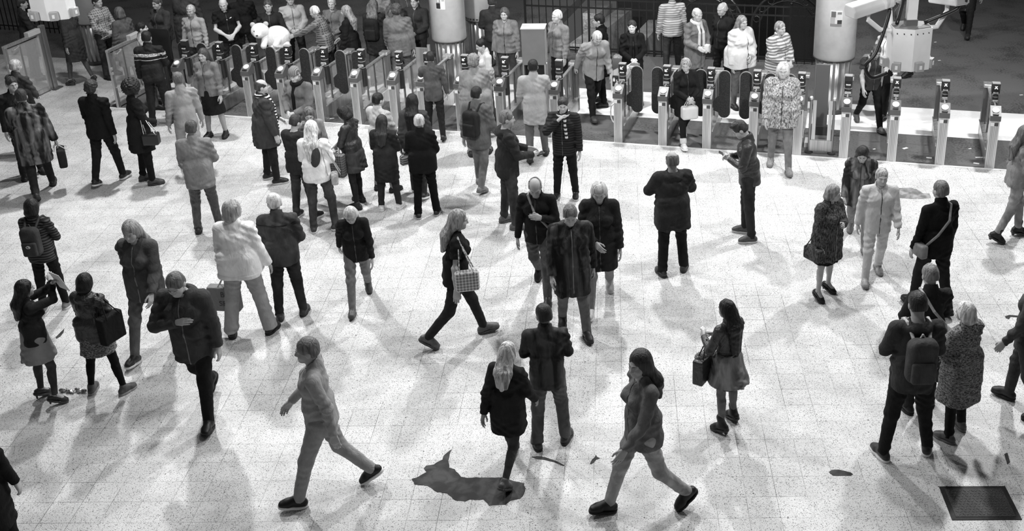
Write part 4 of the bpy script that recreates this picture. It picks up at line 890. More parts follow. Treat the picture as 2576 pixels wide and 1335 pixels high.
# litter
for k, (x, y, a, w, lb) in enumerate(((2277, 373, .5, .1, 'pair of white ticket stubs on the mat left of the next to last barrier'), (2337, 397, -.3, .09, 'white ticket stub lying at the foot of the next to last barrier'), (2460, 396, 0, .08, 'square white paper scrap left of the last barrier at the right end'), (2472, 396, .1, .07, 'white scrap touching the foot of the last barrier'), (2456, 411, -.5, .09, 'white scrap nearest the edge strip by the last barrier'), (2358, 418, -.2, .1, 'pale torn paper under the foot of the next to last barrier'), (2440, 374, .2, .05, 'tiny white ticket on the mat between the last two barriers'), (835, 298, .2, .09, 'square white ticket lying on the mat before the left barriers'), (1695, 345, 0, .05, 'tiny white scrap inside the second right-hand aisle'), (2199, 375, .4, .05, 'tiny white scrap on the mat beside the walking man'), (2353, 106, .4, .06, 'white scrap far out on the dark concourse'), (2363, 152, .2, .06, 'white scrap on the dark concourse right of the hanging cameras'), (2569, 239, .2, .07, 'white scrap at the right edge of the dark concourse'))):
    o = MB().box((0, 0, .003), (w, w * .5, .003), rz=a).build('ticket_stub', mat('paint', .85)); o.location = Vector(at(x, y)); tag(o, lb, 'litter', 'litter on the ground')
c = at(185, 986); root = empty('foil_wrapper', c); tag(root, 'crumpled shiny foil wrapper between the feet of the two women at the left', 'litter')
for k in range(7):
    o = MB().sph((-.14 + .045 * k, random.uniform(-.02, .02), .022), .026, (1.2, .8, .8), 7); 
    for vv in o.b.verts: vv.co += Vector((random.uniform(-1, 1), random.uniform(-1, 1), random.uniform(-.5, 1))) * .008
    o.build('crumple', mat('steel', .75 if k % 2 else .3), root)
# box of the barrier power unit on the floor
o = MB().box((0, 0, .05), (.09, .26, .1), bev=.01).build('floor_box', mat('paint', .6)); o.location = Vector(at(2030, 365)); o.rotation_euler = (0, 0, GA); tag(o, 'small pale metal box on the floor left of the steel-framed screen panel', 'box')

# ------------------------------------------------------------------ light
w = bpy.data.worlds.new('world'); scene.world = w; w.use_nodes = True; w.node_tree.nodes['Background'].inputs[0].default_value = g4(1); w.node_tree.nodes['Background'].inputs[1].default_value = .07
def lamp(x, y, z, e, size, aim=None, spread=PI):
    d = bpy.data.lights.new('ceiling_or_fill_lamp', 'AREA'); d.shape = 'DISK'; d.size = size; d.energy = e; d.spread = spread; o = bpy.data.objects.new('ceiling_or_fill_lamp', d); COL.objects.link(o); o.location = (x, y, z)
    if aim is not None: o.rotation_euler = (Vector(aim) - Vector((x, y, z))).to_track_quat('-Z', 'Y').to_euler()
    return o
LAMPS_AND_FILLS = [(-7.5, 19, 8.5, 620, .45, (-5, 14, 0)), (.5, 19.5, 8.5, 620, .45, (0, 13, 0)), (8, 17.5, 8.5, 620, .45, (4.5, 12, 0)), (-4.5, 13, 8.8, 270, .5, (-4, 11, 0)), (3.2, 12.5, 8.8, 270, .5, (2.5, 10, 0)), (-1, 9, 9, 120, .8, (-1, 9, 0)), (-3.5, 5, 9.5, 110, .6, (-3, 21.5, 2.4), .7), (4, 5, 9.5, 110, .6, (3.8, 19, 2.8), .7), (1.5, 3.5, 8, 2.6, .4, (2.86, 9.3, 4.5), .3), (-4.2, 4.5, 8, 2.6, .4, (-5.05, 10.25, 4.8), .3)]  # the narrow-spread ones are added fills brightening pillars, barriers and hanging cameras
for L_ in LAMPS_AND_FILLS: lamp(*L_)
vs = scene.view_settings; scene.display_settings.display_device = 'sRGB'; vs.view_transform = 'Standard'; vs.look = 'None'; vs.gamma = 1.; vs.use_curve_mapping = False; vs.exposure = EXPOSURE
# ------------------------------------------------------------------ things people carry
def chain(pts, r, k=.006): return [('u', rc(a, b, r), k) for a, b in zip(pts, pts[1:])]
def backpack(P, label, m, strap=None, emblem=False, w=.15):
    F = P['F']; st = strap or m; back = .115 * F['fat'] + .015
    c = lambda ops: carry(F, 'chest', ops)
    parts = [('body', c([('u', bx((0, -back - .085, 1.2), (w, .085, .215), .07), .03), ('u', bx((0, -back - .1, 1.36), (w * .75, .07, .07), .05), .03)]), m, None),
             ('pocket', c([('u', bx((0, -back - .17, 1.12), (w * .78, .035, .11), .03), .02)]), m, 0)]
    for s in (-1, 1): parts.append(('strap', c(chain([V3(s * .075, -back - .03, 1.4), V3(s * .1, -.05, 1.5), V3(s * .11, .04, 1.485), V3(s * .12, .135, 1.38), V3(s * .14, .12, 1.2)], .017)), st, None))
    parts.append(('haul_loop', c(chain([V3(-.03, -back - .06, 1.41), V3(0, -back - .05, 1.455), V3(.03, -back - .06, 1.41)], .009)), st, None))
    if emblem: parts.append(('emblem', c([('u', el((0, -back - .205, 1.17), (.035, .006, .025)), .002), ('s', el((0, -back - .208, 1.17), (.024, .006, .014)), .002), ('u', el((.004, -back - .205, 1.17), (.012, .006, .007)), .002)]), mat('paint', .6), 1))
    return worn(P, 'backpack', label, 'backpack', parts, res=.0085)
def bag(P, name, label, c, half, m, top=None, rnd=.03, face=0., hm=None, strap=(.09, .009), R=None, extra=None, cat='bag'):
    """bag hung from the point top (hand, forearm or shoulder), all in the wearer's own space"""
    R = rz(D(face)) if R is None else R; c = np.asarray(c, float); hm = hm or m; parts = [('body', [('u', bx(c, half, rnd, R), .01)], m, None)]
    if top is not None:
        for s in (-1, 1):
            q = c + R @ V3(0, s * half[1] * .6, half[2] * .9); o = R @ V3(strap[0], 0, 0)
            parts.append(('handle', chain([q - o, q * .35 + np.asarray(top) * .65 - o * .45, np.asarray(top) + V3(0, 0, .012), q * .35 + np.asarray(top) * .65 + o * .45, q + o], strap[1]), hm, None))
    parts += extra or []
    return worn(P, name, label, cat, parts)
def held(P, sd, name, label, half, m, cat, tilt=(0, 0, 0), off=(0, 0, 0), rnd=.004, extra=None):
    c = hand(P, sd) + np.asarray(off, float); R = rz(D(tilt[2])) @ rx(D(tilt[0])) @ ry(D(tilt[1]))
    return worn(P, name, label, cat, [(name if not extra else 'body', [('u', bx(c, half, rnd, R), .001)], m, None)] + (extra(c, R) if extra else []), res=.0045 if min(half) < .01 else .008)
def scarf(P, label, m, ends=((.06, .9),), r=.03, name='scarf'):
    F = P['F']; ring = [fpt(F, 'chest', (.085 * math.sin(a), .01 + .085 * math.cos(a), 1.49 + .02 * math.cos(a + PI))) for a in np.linspace(0, 2 * PI, 13)]
    ops = chain(ring, r, .02)
    for x, z in ends: ops += [('u', rc(fpt(F, 'chest', (x * .7, .1, 1.45)), fpt(F, 'chest', (x, .155, 1.3)), r, r * .95), .02), ('u', rc(fpt(F, 'chest', (x, .155, 1.3)), fpt(F, 'chest', (x * 1.3, .165, z)), r * .95), .02)]
    vv, q = surface(ops, .01); return link(name, np_mesh(name, vv * P['s'], q), m, P['root'])
def band(P, z0, z1, m, name='sweater_band', e=.02, hem=.86, bone='chest'):
    F = P['F']; ops = [('g', garment_top(F, hem=hem, e=e, collar=False), .001)] + carry(F, bone, [('c', V3(0, 0, z0), V3(0, 0, -1)), ('c', V3(0, 0, z1), V3(0, 0, 1))])
    vv, q = surface(ops, .0095); return link(name, np_mesh(name, vv * P['s'], q), m, P['root'])
def sling(P, label, m, side=1, half=(.12, .05, .09)):
    F = P['F']; g = F['fat']; c = lambda p: fpt(F, 'chest', p); s = side
    pts = [c((s * .2, -.09, .98)), c((s * .12, -.165 * g, 1.15)), c((-s * .02, -.165 * g, 1.32)), c((-s * .1, -.08, 1.475)), c((-s * .1, .03, 1.49)), c((0, .165, 1.3)), c((s * .15, .12, 1.08)), c((s * .21, .02, .98))]
    return worn(P, 'shoulder_bag', label, 'bag', [('body', [('u', bx(fpt(F, 'pelvis', (s * .24, -.02, .9)), (half[1], half[0], half[2]), .03), .01)], m, None), ('strap', chain(pts, .016), m, None)])
CL, DN, LE = 'cloth', 'denim', 'leather'
LOWW, LOWD = lambda t: ('low', t, .7), lambda t: ('low', t, None)

# ------------------------------------------------------------------ the front of the hall
P = person('young woman with long wavy dark hair, leather jacket and short tulle skirt, turned away', (1838, 760), (1825, 1070), face=38, sex='f', pose='stand', top=(LE, .035), hem=.98, hair=('long', .012), hairlen=1.08, bottom=('streak', .2, dict(lo=.12)), bot='skirt', boto=dict(hem=.66, flare=.1, e=.02), legs=.16, shoes=('boot', .02, .02), heel=16, aL=(12, 18, 96, 22), aR=(18, 10, 92, 45), head=(8, 14))
F = P['F']; vv, q = surface(garment_skirt(F, .61, .0, .05), .012); link('lace_slip', np_mesh('lace_slip', vv * P['s'], q), mat('marl', .05), P['root'])
e = F['armP' + 'L'][1] * .45 + F['armP' + 'L'][2] * .55; bag(P, 'tote_bag', 'dark tote bag hanging from the forearm of the tulle-skirted woman', e + V3(-.06, .0, -.33), (.16, .07, .17), mat(LE, .025), top=e + V3(0, 0, .045), rnd=.02, face=20)
worn(P, 'fur_collar', 'grey furry wrap stuffed in the top of the dark tote bag', 'scarf', [('fur_collar', [('u', el(e + V3(-.07, .02, -.165), (.1, .065, .05)), .02), ('u', el(e + V3(-.02, .0, -.16), (.07, .05, .045)), .03)], mat('fur', .22), None)])
held(P, 'R', 'phone', 'white phone held up by the woman in the tulle skirt', (.036, .075, .006), mat('paint', .85), 'phone', (35, 0, 20), (0, .05, .03))

P = person('man in dark jacket wearing a grey backpack with pale straps, seen from behind', (2330, 733), (2272, 1140), face=0, pose='wide', top=(CL, .04), topo=dict(hood=True, e=.012), hem=.8, bottom=(CL, .014), hair=('short', .02), shoes=('low', .035, .75), aL='strap', aR='strap', fat=1.08, head=(0, 18))
backpack(P, 'grey backpack with pale straps on the man beside the elderly woman', mat(CL, .06), mat(CL, .5), w=.14)
P = person('grey-haired man in dark jacket standing directly ahead of the man with backpack', (2340, 664), H=1.73, face=8, top=(CL, .022), hem=.8, hair=('short', .17), bottom=(CL, .02), aL='front', aR='front', head=(-5, 20), fat=1.1)
sling(P, 'pale narrow strap bag over the shoulder of the grey-haired man', mat(CL, .45), 1)
P = person('elderly woman with pale bobbed hair in long grey knitted coat', (2433, 760), (2395, 1092), face=32, sex='f', pose='rest', top=('marl', .15), topo=dict(name='coat', skirt=.52, e=.025, flare=.01), bottom=(CL, .012), hair=('bob', .55), shoes=('low', .11, .14), fat=1.1, aL='front', aR='front', head=(10, 10))
bag(P, 'handbag', 'small black handbag held low between backpack man and elderly woman', hand(P, 'L') + V3(-.04, -.02, -.26), (.1, .05, .1), mat(LE, .012), top=hand(P, 'L') + V3(0, 0, .02), face=10)
P = person('fair-haired woman in dark fur coat, bare legs and strapped heels', (2083, 466), (2073, 745), face=214, sex='f', pose='stand', top=('fur', .07), topo=dict(name='coat', skirt=.6, e=.03, flare=.01, collar=True), bottom=(CL, .01), bot='skirt', boto=dict(hem=.53, flare=.0, e=0), hair=('bob', .2), shoes=('mary', .015, .02), heel=22, skin=.4, aL='phone', aR='hang', head=(30, 14))
bag(P, 'handbag', 'dark fringed handbag at the hip of the fur-coated woman', V3(.3, .02, .82), (.07, .15, .1), mat('fur', .06), top=V3(.27, .0, 1.12), face=0)
person('person in pale jacket and pale trousers walking past the fur-coated woman', (2222, 425), (2195, 702), face=178, pose='stepR', top=(CL, .5), hem=.8, bottom=(CL, .55), hair=('short', .3), shoes=LOWD(.3), topo=dict(e=.02))
P = person('person in black top with a diagonal strap, ahead of the backpack man', (2368, 455), H=1.76, face=18, pose='stepL', top=(CL, .006), hem=.8, bottom=(CL, .014), hair=('short', .1), fat=1.15, aL='hang', aR='hang')
sling(P, 'grey strapped bag slung across the black-topped person', mat(CL, .2), -1)
person('person in grey jeans and dark heeled boots cut by the edge beside the barriers', feet=(2540, 603), H=1.7, face=-95, sex='f', pose='stepL', top=(CL, .2), bottom=(DN, .2), shoes=('boot', .012, .02), heel=14, hair=('long', .1))
person('blurred person in dark clothes leaving at the edge above the drain cover', feet=(2560, 1030), H=1.76, face=55, pose='stepR', top=(CL, .06), hem=.8, bottom=(CL, .04), shoes=LOWD(.02), hair=('short', .05))
person('blurred walker with pale grey trousers crossing nearest the viewer at bottom centre', (1640, 884), (1617, 1288), face=112, pose='walkR', top=(CL, .14), hem=.82, bottom=(DN, .3), shoes=LOWD(.015), hair=('long', .03), sex='f', head=(20, 10))
person('blurred grey-clad walker in dark shoes with white soles at the bottom', (815, 852), (832, 1243), face=98, pose='walkL', top=(CL, .32), hem=.8, bottom=(CL, .3), shoes=('low', .012, .75), hair=('short', .12))
person('very dark figure almost wholly cut by the bottom of the left edge', feet=(12, 1425), H=1.78, face=0, top=(CL, .008), bottom=(CL, .008), hair=('short', .01), fat=1.2, topo=dict(skirt=.5))
P = person('man in dark jacket and jeans walking away beside a fair-haired woman', (1340, 765), (1385, 1115), face=3, pose='rest', top=('streak', .055, dict(lo=.02)), hem=.8, bottom=(DN, .1), hair=('short', .022), shoes=LOWD(.06), boto=dict(flare=.012), fat=1.08, aL='front', aR='front', head=(20, 10))
pockets(P, mat(DN, .07), dict(flare=.012))
person('woman with blown fair hair in black coat striding beside the man in jeans', (1280, 848), (1315, 1172), d=(-0.1, -0.08), face=-22, sex='f', pose='walkL', top=(CL, .02), topo=dict(name='coat', skirt=.66, e=.01), bottom=(CL, .02), legs=.05, bot=None, hair=('long', .42), shoes=LOWD(.06), lean=6)

# ------------------------------------------------------------------ the middle of the hall
person('bald man in dark hooded anorak with folded arms, seen from behind', (1684, 382), (1690, 685), face=8, pose='rest', top=(CL, .028), topo=dict(hood=True, e=.03, skirt=.72, flare=.0), bottom=(CL, .012), boto=dict(flare=.012), hair=('bald', .12), shoes=LOWD(.05), aL='chest', aR='chest', skin=.36, head=(6, 4), fat=1.12)
P = person('dark-haired man in leather jacket looking down at a phone', (1864, 308), (1877, 597), face=82, pose='stand', top=(LE, .03), hem=.84, bottom=(DN, .025), hair=('quiff', .025), shoes=('low', .07, .5), aL='phone', aR='phone', head=(0, 34), lean=6)
held(P, 'L', 'phone', 'black phone in the hands of the man in leather jacket', (.036, .07, .006), mat('plastic', .012), 'phone', (30, 0, 0), (.03, .05, .02))
P = person('man in dark hooded jacket facing the man with a raised hand', (1290, 278), (1287, 566), face=-72, pose='stand', top=(CL, .028), topo=dict(hood=True, e=.012), hem=.8, bottom=(DN, .04), hair=('short', .12), shoes=LOWD(.12), aL=(22, 8, 62, 25), aR=(22, 8, 62, 25), head=(-4, 8))
held(P, 'R', 'wallet', 'small black wallet held out by the hooded man', (.05, .075, .012), mat(LE, .012), 'wallet', (10, 0, 0), (0, .05, 0))
P = person('man in dark quilted jacket raising a hand to his mouth', (1412, 247), (1425, 498), face=168, pose='stand', top=('stripe', .032, dict(s=8, lo=.014)), topo=dict(e=.02), hem=.8, bottom=(CL, .012), hair=('quiff', .035), shoes=('low', .02, .6), aL='hang', aR='face', head=(10, 14), skin=.5)
scarf(P, '', mat('stripe', .7, s=5, lo=.03), ((-.06, 1.12),), .026)
P = person('balding man in black jacket walking towards the viewer with a strapped bag', (1352, 455), (1362, 738), face=172, pose='walkL', top=(CL, .014), hem=.82, bottom=(DN, .07), hair=('bald', .25), shoes=LOWD(.015), aL='strap', aR='hang', head=(8, 26), skin=.4, lean=6)
sling(P, 'pale grey shoulder bag worn by the balding walking man', mat(CL, .25), -1)
person('woman with long pale hair in dark coat and light shoes', (1496, 452), (1514, 768), H=1.8, face=178, sex='f', pose='walkR', top=(CL, .02), topo=dict(name='coat', skirt=.6, e=.02), bottom=(CL, .22), hair=('long', .42), hairlen=1.0, shoes=LOWW(.5), aL='hang', aR='front', head=(0, 22))
person('walker in long streaked black coat and dark boots at the hall centre', (1450, 522), (1444, 838), face=186, pose='stepL', top=('streak', .05, dict(lo=.01)), topo=dict(name='coat', skirt=.6, e=.03, hood=True), bottom=(CL, .12), hair=('short', .1), shoes=('boot', .03, None), head=(0, 24), fat=1.1)
P = person('walker with loose hair in black short-sleeved top and black trousers', (1165, 528), (1163, 858), face=-80, sex='f', pose='walkL', top=(CL, .012), topo=dict(name='shirt', sleeve=.6), hem=.84, bottom=(CL, .02), hair=('long', .22), shoes=LOWD(.1), lean=5, aL=(6, 8, 20, 5), aR='bag')
bag(P, 'shoulder_bag', 'pale patterned shoulder bag swinging beside the walker in black', V3(.3, .1, .98), (.05, .14, .13), mat('check', .42), top=fpt(P['F'], 'chest', (.17, 0, 1.49)), rnd=.04)
person('woman with blown fair hair and dark top hurrying over the empty floor', (890, 545), (912, 766), H=1.56, face=190, sex='f', pose='walkR', top=(CL, .016), hem=.8, bottom=(CL, .2), hair=('long', .45), shoes=LOWD(.08), lean=16, head=(0, 25))
P = person('grey-haired woman in white jumper and pale trousers, seen from behind', (572, 503), (634, 838), face=0, sex='f', pose='wide', top=(CL, .84), topo=dict(name='jumper', e=.02), hem=.84, bottom=(CL, .34), boto=dict(flare=.025, e=.012), hair=('bob', .3), shoes=LOWD(.025), aL='hang', aR=(2, 16, 18, 8), head=(-38, 6), fat=1.22)
pockets(P, mat(CL, .3), dict(flare=.025, e=.012))
def hem_band(P, z, m, e):
    F = P['F']; R = F['pelvis'][0]; cutout(P, 'hem_band', m, garment_top(F, hem=z, e=e, collar=False), [('c', fpt(F, 'pelvis', (0, 0, z + .05)), R @ V3(0, 0, 1)), ('c', fpt(F, 'pelvis', (.245, 0, .9)), R @ V3(1, 0, 0)), ('c', fpt(F, 'pelvis', (-.245, 0, .9)), R @ V3(-1, 0, 0))])
hem_band(P, .84, mat(CL, .76), .027)
hp = hand(P, 'L'); e = hp + V3(-.06, .0, -.36); m = mat('paint', .3)
b = bag(P, 'shopping_bag', 'grey printed shopping bag hanging from the hand of the woman in white jumper', e, (.19, .06, .16), mat(CL, .25), top=hp + V3(0, 0, -.02), rnd=.015, face=-8, hm=mat('plastic', .5), strap=(.06, .008))
R = rz(P['face'])
for s_, z in (('BIS', .07), ('SELL', -.05)):
    o = text('lettering', s_, .1, (0, 0, 0), (PI / 2, 0, D(-8)), mat('plastic', .02), b); o.location = Vector((R.T @ (P['loc'] + R @ ((e + V3(0.03, -.067, z)) * P['s']) - np.array(b.location))))
P = person('white-haired man with glasses in dark denim jacket, seen from behind', (690, 487), (735, 794), face=6, pose='stand', top=(DN, .05), hem=.82, topo=dict(e=.012), bottom=(DN, .025), hair=('short', .6), shoes=LOWD(.05), aL=(10, 12, 55, 40), aR=(8, 12, 55, 45), head=(40, 10), fat=1.14, skin=.5)
pockets(P, mat(DN, .018)); band(P, 1.372, 1.386, mat(DN, .02), 'yoke_seam', .019, .82)
for sg in (-1, 1):
    vv, q = surface(carry(P['F'], 'head', [('u', el((sg * .033, .106, 1.648), (.021, .004, .017)), .001), ('s', el((sg * .033, .106, 1.648), (.016, .012, .012)), .001)] + [('u', rc((sg * .055, .098, 1.652), (sg * .083, .0, 1.65), .003), .002)]), .0035); link('glasses_rim', np_mesh('glasses_rim', vv * P['s'], q), mat('plastic', .03), P['root'])
person('dark-haired person in light grey blazer, seen from behind', (497, 303), (527, 578), face=6, pose='stand', top=(CL, .2), topo=dict(name='blazer', e=.012), hem=.74, bottom=(LE, .05), hair=('short', .06), aL='front', aR='front', shoes=LOWD(.03), fat=1.14)
P = person('woman with dark bob, striped top and small backpack, seen from behind', (112, 500), (142, 775), face=0, sex='f', pose='stand', top=('stripe', .07, dict(s=9, lo=.015)), hem=.82, bottom=(CL, .008), hair=('bob', .012), shoes=('low', .2, .6), aL='strap', aR='strap')
backpack(P, 'dark backpack with a round emblem on the woman in striped top', mat(CL, .045), None, True, .13)
P = person('woman in dark leather jacket, mottled skirt and black tights', (183, 688), (276, 984), face=-14, sex='f', pose='wide', top=(LE, .025), topo=dict(hood=True, e=.025), hem=.86, bottom=('marl', .13), bot='skirt', boto=dict(hem=.66, flare=.05), legs=.006, hair=('bob', .01), shoes=('low', .09, .3), aL='front', aR=(10, 14, 75, 40), fat=1.08)
bag(P, 'tote_bag', 'large black tote bag on the shoulder of the woman in mottled skirt', fpt(P['F'], 'chest', (.3, -.06, 1.06)), (.06, .17, .19), mat(CL, .01), top=fpt(P['F'], 'chest', (.17, -.02, 1.5)), rnd=.02, face=-12)
P = person('woman with long dark hair and pale skirt reading a sheet, near the edge', (70, 712), (130, 1004), face=-48, sex='f', pose='rest', top=(CL, .02), hem=.88, bottom=(CL, .26), bot='skirt', boto=dict(hem=.62, flare=.06), legs=.05, hair=('long', .01), shoes=('mary', .04, .04), heel=22, aL='up', aR='up')
held(P, 'L', 'paper_sheet', 'white sheet held up to the face of the long-haired woman', (.11, .004, .15), mat('paint', .8), 'paper', (20, 0, 15), (.06, .03, .03), .002)
person('tall blurred walker in black trousers and boots heading for the viewer', (445, 655), (522, 1038), H=1.9, face=176, pose='walkL', top=(CL, .045), topo=dict(name='coat', hood=True, e=.03), hem=.72, bottom=(CL, .01), hair=('short', .1), shoes=('boot', .01, None), aL='hang', aR='chest', lean=8, head=(0, 24))
person('blurred long-haired walker in dark jacket, jeans and canvas shoes', (352, 560), (398, 882), face=174, sex='f', pose='walkR', top=(CL, .07), topo=dict(e=.02), hem=.76, bottom=(DN, .12), hair=('long', .2), hairlen=1.1, shoes=('low', .03, .75), head=(0, 20))
person('curly-haired person in black jacket standing before the framed glass screen', (243, 203), (280, 458), face=-10, pose='stepR', top=(CL, .01), hem=.82, bottom=(CL, .014), hair=('curly', .03), shoes=LOWW(.03), topo=dict(e=.015))
P = person('woman with big round dark hair in long black coat', (350, 205), (378, 458), face=-58, sex='f', pose='stand', top=(CL, .012), topo=dict(name='coat', skirt=.6, e=.012, flare=.02), bottom=(CL, .008), hair=('afro', .012), shoes=LOWD(.06), aL='hang', aR='front', skin=.16)
bag(P, 'handbag', 'shiny black handbag with metal frame at the hip of the round-haired woman', V3(.3, .1, .86), (.13, .08, .1), mat('plastic', .012), top=fpt(P['F'], 'armR' if 0 else 'chest', (.2, .02, 1.28)), rnd=.03, hm=mat('steel', .8), face=60)
P = person('man in dark sweater with pale chest bands at the barrier', (366, 78), H=1.8, face=6, pose='stand', top=(CL, .022), topo=dict(name='sweater', e=.01), bottom=(CL, .02), hair=('short', .015), aL='hang', aR='front')
band(P, 1.315, 1.37, mat('marl', .4)); band(P, 1.245, 1.265, mat('marl', .35))
person('dark-haired youth with pale collar facing sideways behind the banded sweater', (353, 56), H=1.72, face=-72, top=(CL, .4), hair=('short', .012), bottom=(CL, .1), skin=.5, head=(0, 4))
P = person('balding man in dark coat wearing a long striped football scarf', (658, 200), (690, 455), face=-62, pose='stand', top=(CL, .04), topo=dict(name='coat', skirt=.66, e=.02), bottom=(CL, .014), hair=('bald', .04), shoes=('low', .02, .45), aL='front', aR='hang', skin=.46, fat=1.15)
scarf(P, '', mat('stripe', .75, s=6, lo=.012), ((-.06, .78), (.07, .9)), .03)
P = person('man in open grey coat and patterned cap looking at his hands', (736, 172), H=1.78, face=155, top=(CL, .13), topo=dict(name='coat', skirt=.62, e=.015), bottom=(CL, .05), hair=('hat', .2), aL='front', aR='front', head=(10, 24), skin=.5)
scarf(P, '', mat(CL, .008), ((0, .95),), .03, 'shirt_front')
person('brown-haired woman bending her head beside the fair woman in white top', (775, 274), H=1.6, face=205, sex='f', top=(CL, .2), hair=('long', .1), bottom=(CL, .1), head=(-10, 30))
P = person('fair long-haired woman in white top and jeans, seen from behind', (780, 303), (817, 578), face=-4, sex='f', pose='rest', top=(CL, .84), topo=dict(name='sweater', e=.012), hem=.84, bottom=(DN, .055), hair=('long', .55), hairlen=1.2, shoes=('low', .05, .7), aL='front', aR=(14, 10, 70, 30))
pockets(P, mat(DN, .04))
scarf(P, '', mat(CL, .06), ((.0, 1.2),), .035)
vv, q = surface(carry(P['F'], 'chest', [('u', el((.055, -.15, 1.25), (.075, .045, .17), ry(.15)), .02)]), .01); link('scarf_end', np_mesh('scarf_end', vv * P['s'], q), mat(CL, .05), P['root'])
bag(P, 'shoulder_bag', 'small pale shoulder bag at the hip of the fair woman', V3(.27, -.04, .88), (.05, .1, .085), mat(LE, .35), top=fpt(P['F'], 'chest', (.12, -.06, 1.47)), rnd=.03, face=15)
person('person in dark hooded sweatshirt and jeans beside the fair woman', (742, 316), (772, 546), H=1.66, face=-28, pose='stand', top=(CL, .024), topo=dict(hood=True, e=.02), hem=.82, bottom=(DN, .045), hair=('short', .03), shoes=('low', .02, .8), aL='front', aR='front', head=(-10, 20))
P = person('dark-haired woman in black leather jacket studying a leaflet', (874, 270), (916, 518), d=(-0.1, 0.03), face=72, sex='f', pose='stand', top=(LE, .02), hem=.94, bottom=(CL, .05), bot='skirt', boto=dict(hem=.66, flare=.02), legs=.02, hair=('bob', .01), shoes=LOWD(.03), aL='front', aR='front', head=(0, 32))
held(P, 'R', 'leaflet', 'open pale leaflet in the hands of the leather-jacketed woman', (.1, .14, .003), mat('paint', .7), 'leaflet', (25, 0, 0), (-.06, .07, .03), .002)
e = P['F']['armPL'][1]; bag(P, 'tote_bag', 'large check-patterned tote bag on the arm of the leaflet reader', e + V3(-.1, .1, -.3), (.07, .2, .2), mat('check', .13), top=e + V3(.0, .03, .05), rnd=.03, hm=mat(LE, .3), strap=(.02, .012))
person('woman in long charcoal hooded coat and white shoes', (956, 283), (978, 518), d=(0.05, -0.1), face=-8, sex='f', pose='stand', top=(CL, .022), topo=dict(name='coat', hood=True, skirt=.58, e=.015), bottom=(CL, .03), hair=('long', .02), shoes=('low', .7, .8), aL='front', aR='front')
person('dark-haired person in pale jacket behind the charcoal hooded coat', (950, 234), H=1.64, face=-38, top=(CL, .42), topo=dict(e=.02), bottom=(CL, .2), hair=('short', .015), aL='front', aR='front')
person('woman with long black hair and dark coat beside the charcoal coat', (1018, 240), (1042, 493), d=(0.1, 0.06), face=-6, sex='f', pose='stepL', top=(CL, .05), topo=dict(name='coat', skirt=.6, e=.015), bottom=(CL, .03), hair=('long', .01), hairlen=1.0, shoes=('low', .03, .7))
P = person('person dressed all in black with a small striped bag, seen from behind', (1072, 288), (1076, 542), face=4, sex='f', pose='stand', top=(CL, .006), topo=dict(e=.02), hem=.82, bottom=(CL, .004), boto=dict(flare=.012), hair=('short', .35), shoes=('low', .02, .4), aL='front', aR='front', fat=1.1)
bag(P, 'handbag', 'small striped handbag at the elbow of the person in black', V3(-.27, .02, 1.0), (.09, .05, .07), mat('stripe', .25, s=9, lo=.05), top=P['F']['armPL'][1] + V3(0, .03, .04), rnd=.02, face=30)
person('man in dark grey jacket passing through the barriers left of the cabinet', (1106, 130), feet=(1100, 346), face=8, pose='stepL', top=(CL, .07), hem=.8, bottom=(CL, .014), hair=('short', .015), shoes=LOWD(.03), aL='fwd', aR='hang')
person('curly-haired person in wide pale grey coat before the barriers', (1190, 137), H=1.78, face=2, sex='f', top=(CL, .2), topo=dict(name='coat', skirt=.62, e=.03), bottom=(CL, .2), hair=('curly', .16), fat=1.28, aL='front', aR='front')
person('woman with black hair in a bun and pale top', (1197, 100), H=1.64, d=(0.06, 0), face=118, sex='f', top=(CL, .5), hair=('bun', .008), bottom=(CL, .1), head=(0, 22))
P = person('dark-haired person in grey coat with black backpack by the hooded man', (1206, 218), (1214, 472), face=-26, pose='stepL', top=(CL, .11), topo=dict(e=.02), hem=.74, bottom=(DN, .12), hair=('short', .015), shoes=LOWD(.18))
backpack(P, 'black backpack on the person in grey coat', mat(CL, .02), None, False, .14)
person('dark-haired man in pale grey coat passing the tall grey cabinet', (1340, 150), H=1.75, face=2, pose='stepR', top=(CL, .33), topo=dict(name='coat', skirt=.68, e=.02), bottom=(CL, .1), hair=('short', .012), aL='front', aR='fwd')
P = person('pale-haired hunched walker coming through the wide gap in the barriers', (1500, 84), feet=(1496, 292), face=200, pose='walkR', top=(CL, .25), topo=dict(e=.02), hem=.76, bottom=(CL, .012), hair=('short', .45), lean=20, head=(0, 20), shoes=LOWD(.05))
P = person('woman in black coat and black scarf standing still behind the barriers', (1590, 52), H=1.66, face=184, sex='f', top=(CL, .008), topo=dict(name='coat', skirt=.55, e=.02), bottom=(CL, .01), hair=('ponytail', .03), aL='front', aR='front', skin=.62, head=(-12, 6))
scarf(P, '', mat(CL, .012), ((-.05, 1.05), (.05, 1.1)), .038)
bag(P, 'carrier_bag', 'white carrier bag held by the woman in black scarf', hand(P, 'R') + V3(.08, -.02, -.28), (.13, .07, .19), mat('paint', .75), top=hand(P, 'R') + V3(.02, 0, 0), rnd=.03)
person('black-clad figure beside the woman in black scarf', (1550, 46), H=1.78, d=(-.32, .32), face=80, top=(CL, .006), topo=dict(skirt=.6, e=.02), bottom=(CL, .006), hair=('short', .01))
P = person('elderly man in grey raincoat and pale scarf by the railing', (1757, 22), H=1.76, face=218, top=(CL, .14), topo=dict(name='coat', skirt=.6, e=.02), bottom=(CL, .08), hair=('bald', .4), aL='front', aR=(10, 14, 70, 15), skin=.5, head=(0, 18))
scarf(P, '', mat(CL, .6), ((-.05, .98), (.05, 1.02)), .032)
held(P, 'L', 'paper_bag', 'small pale packet in the hand of the elderly man in raincoat', (.05, .05, .07), mat('paint', .65), 'bag', (0, 0, 20), (0, .03, .04), .02)
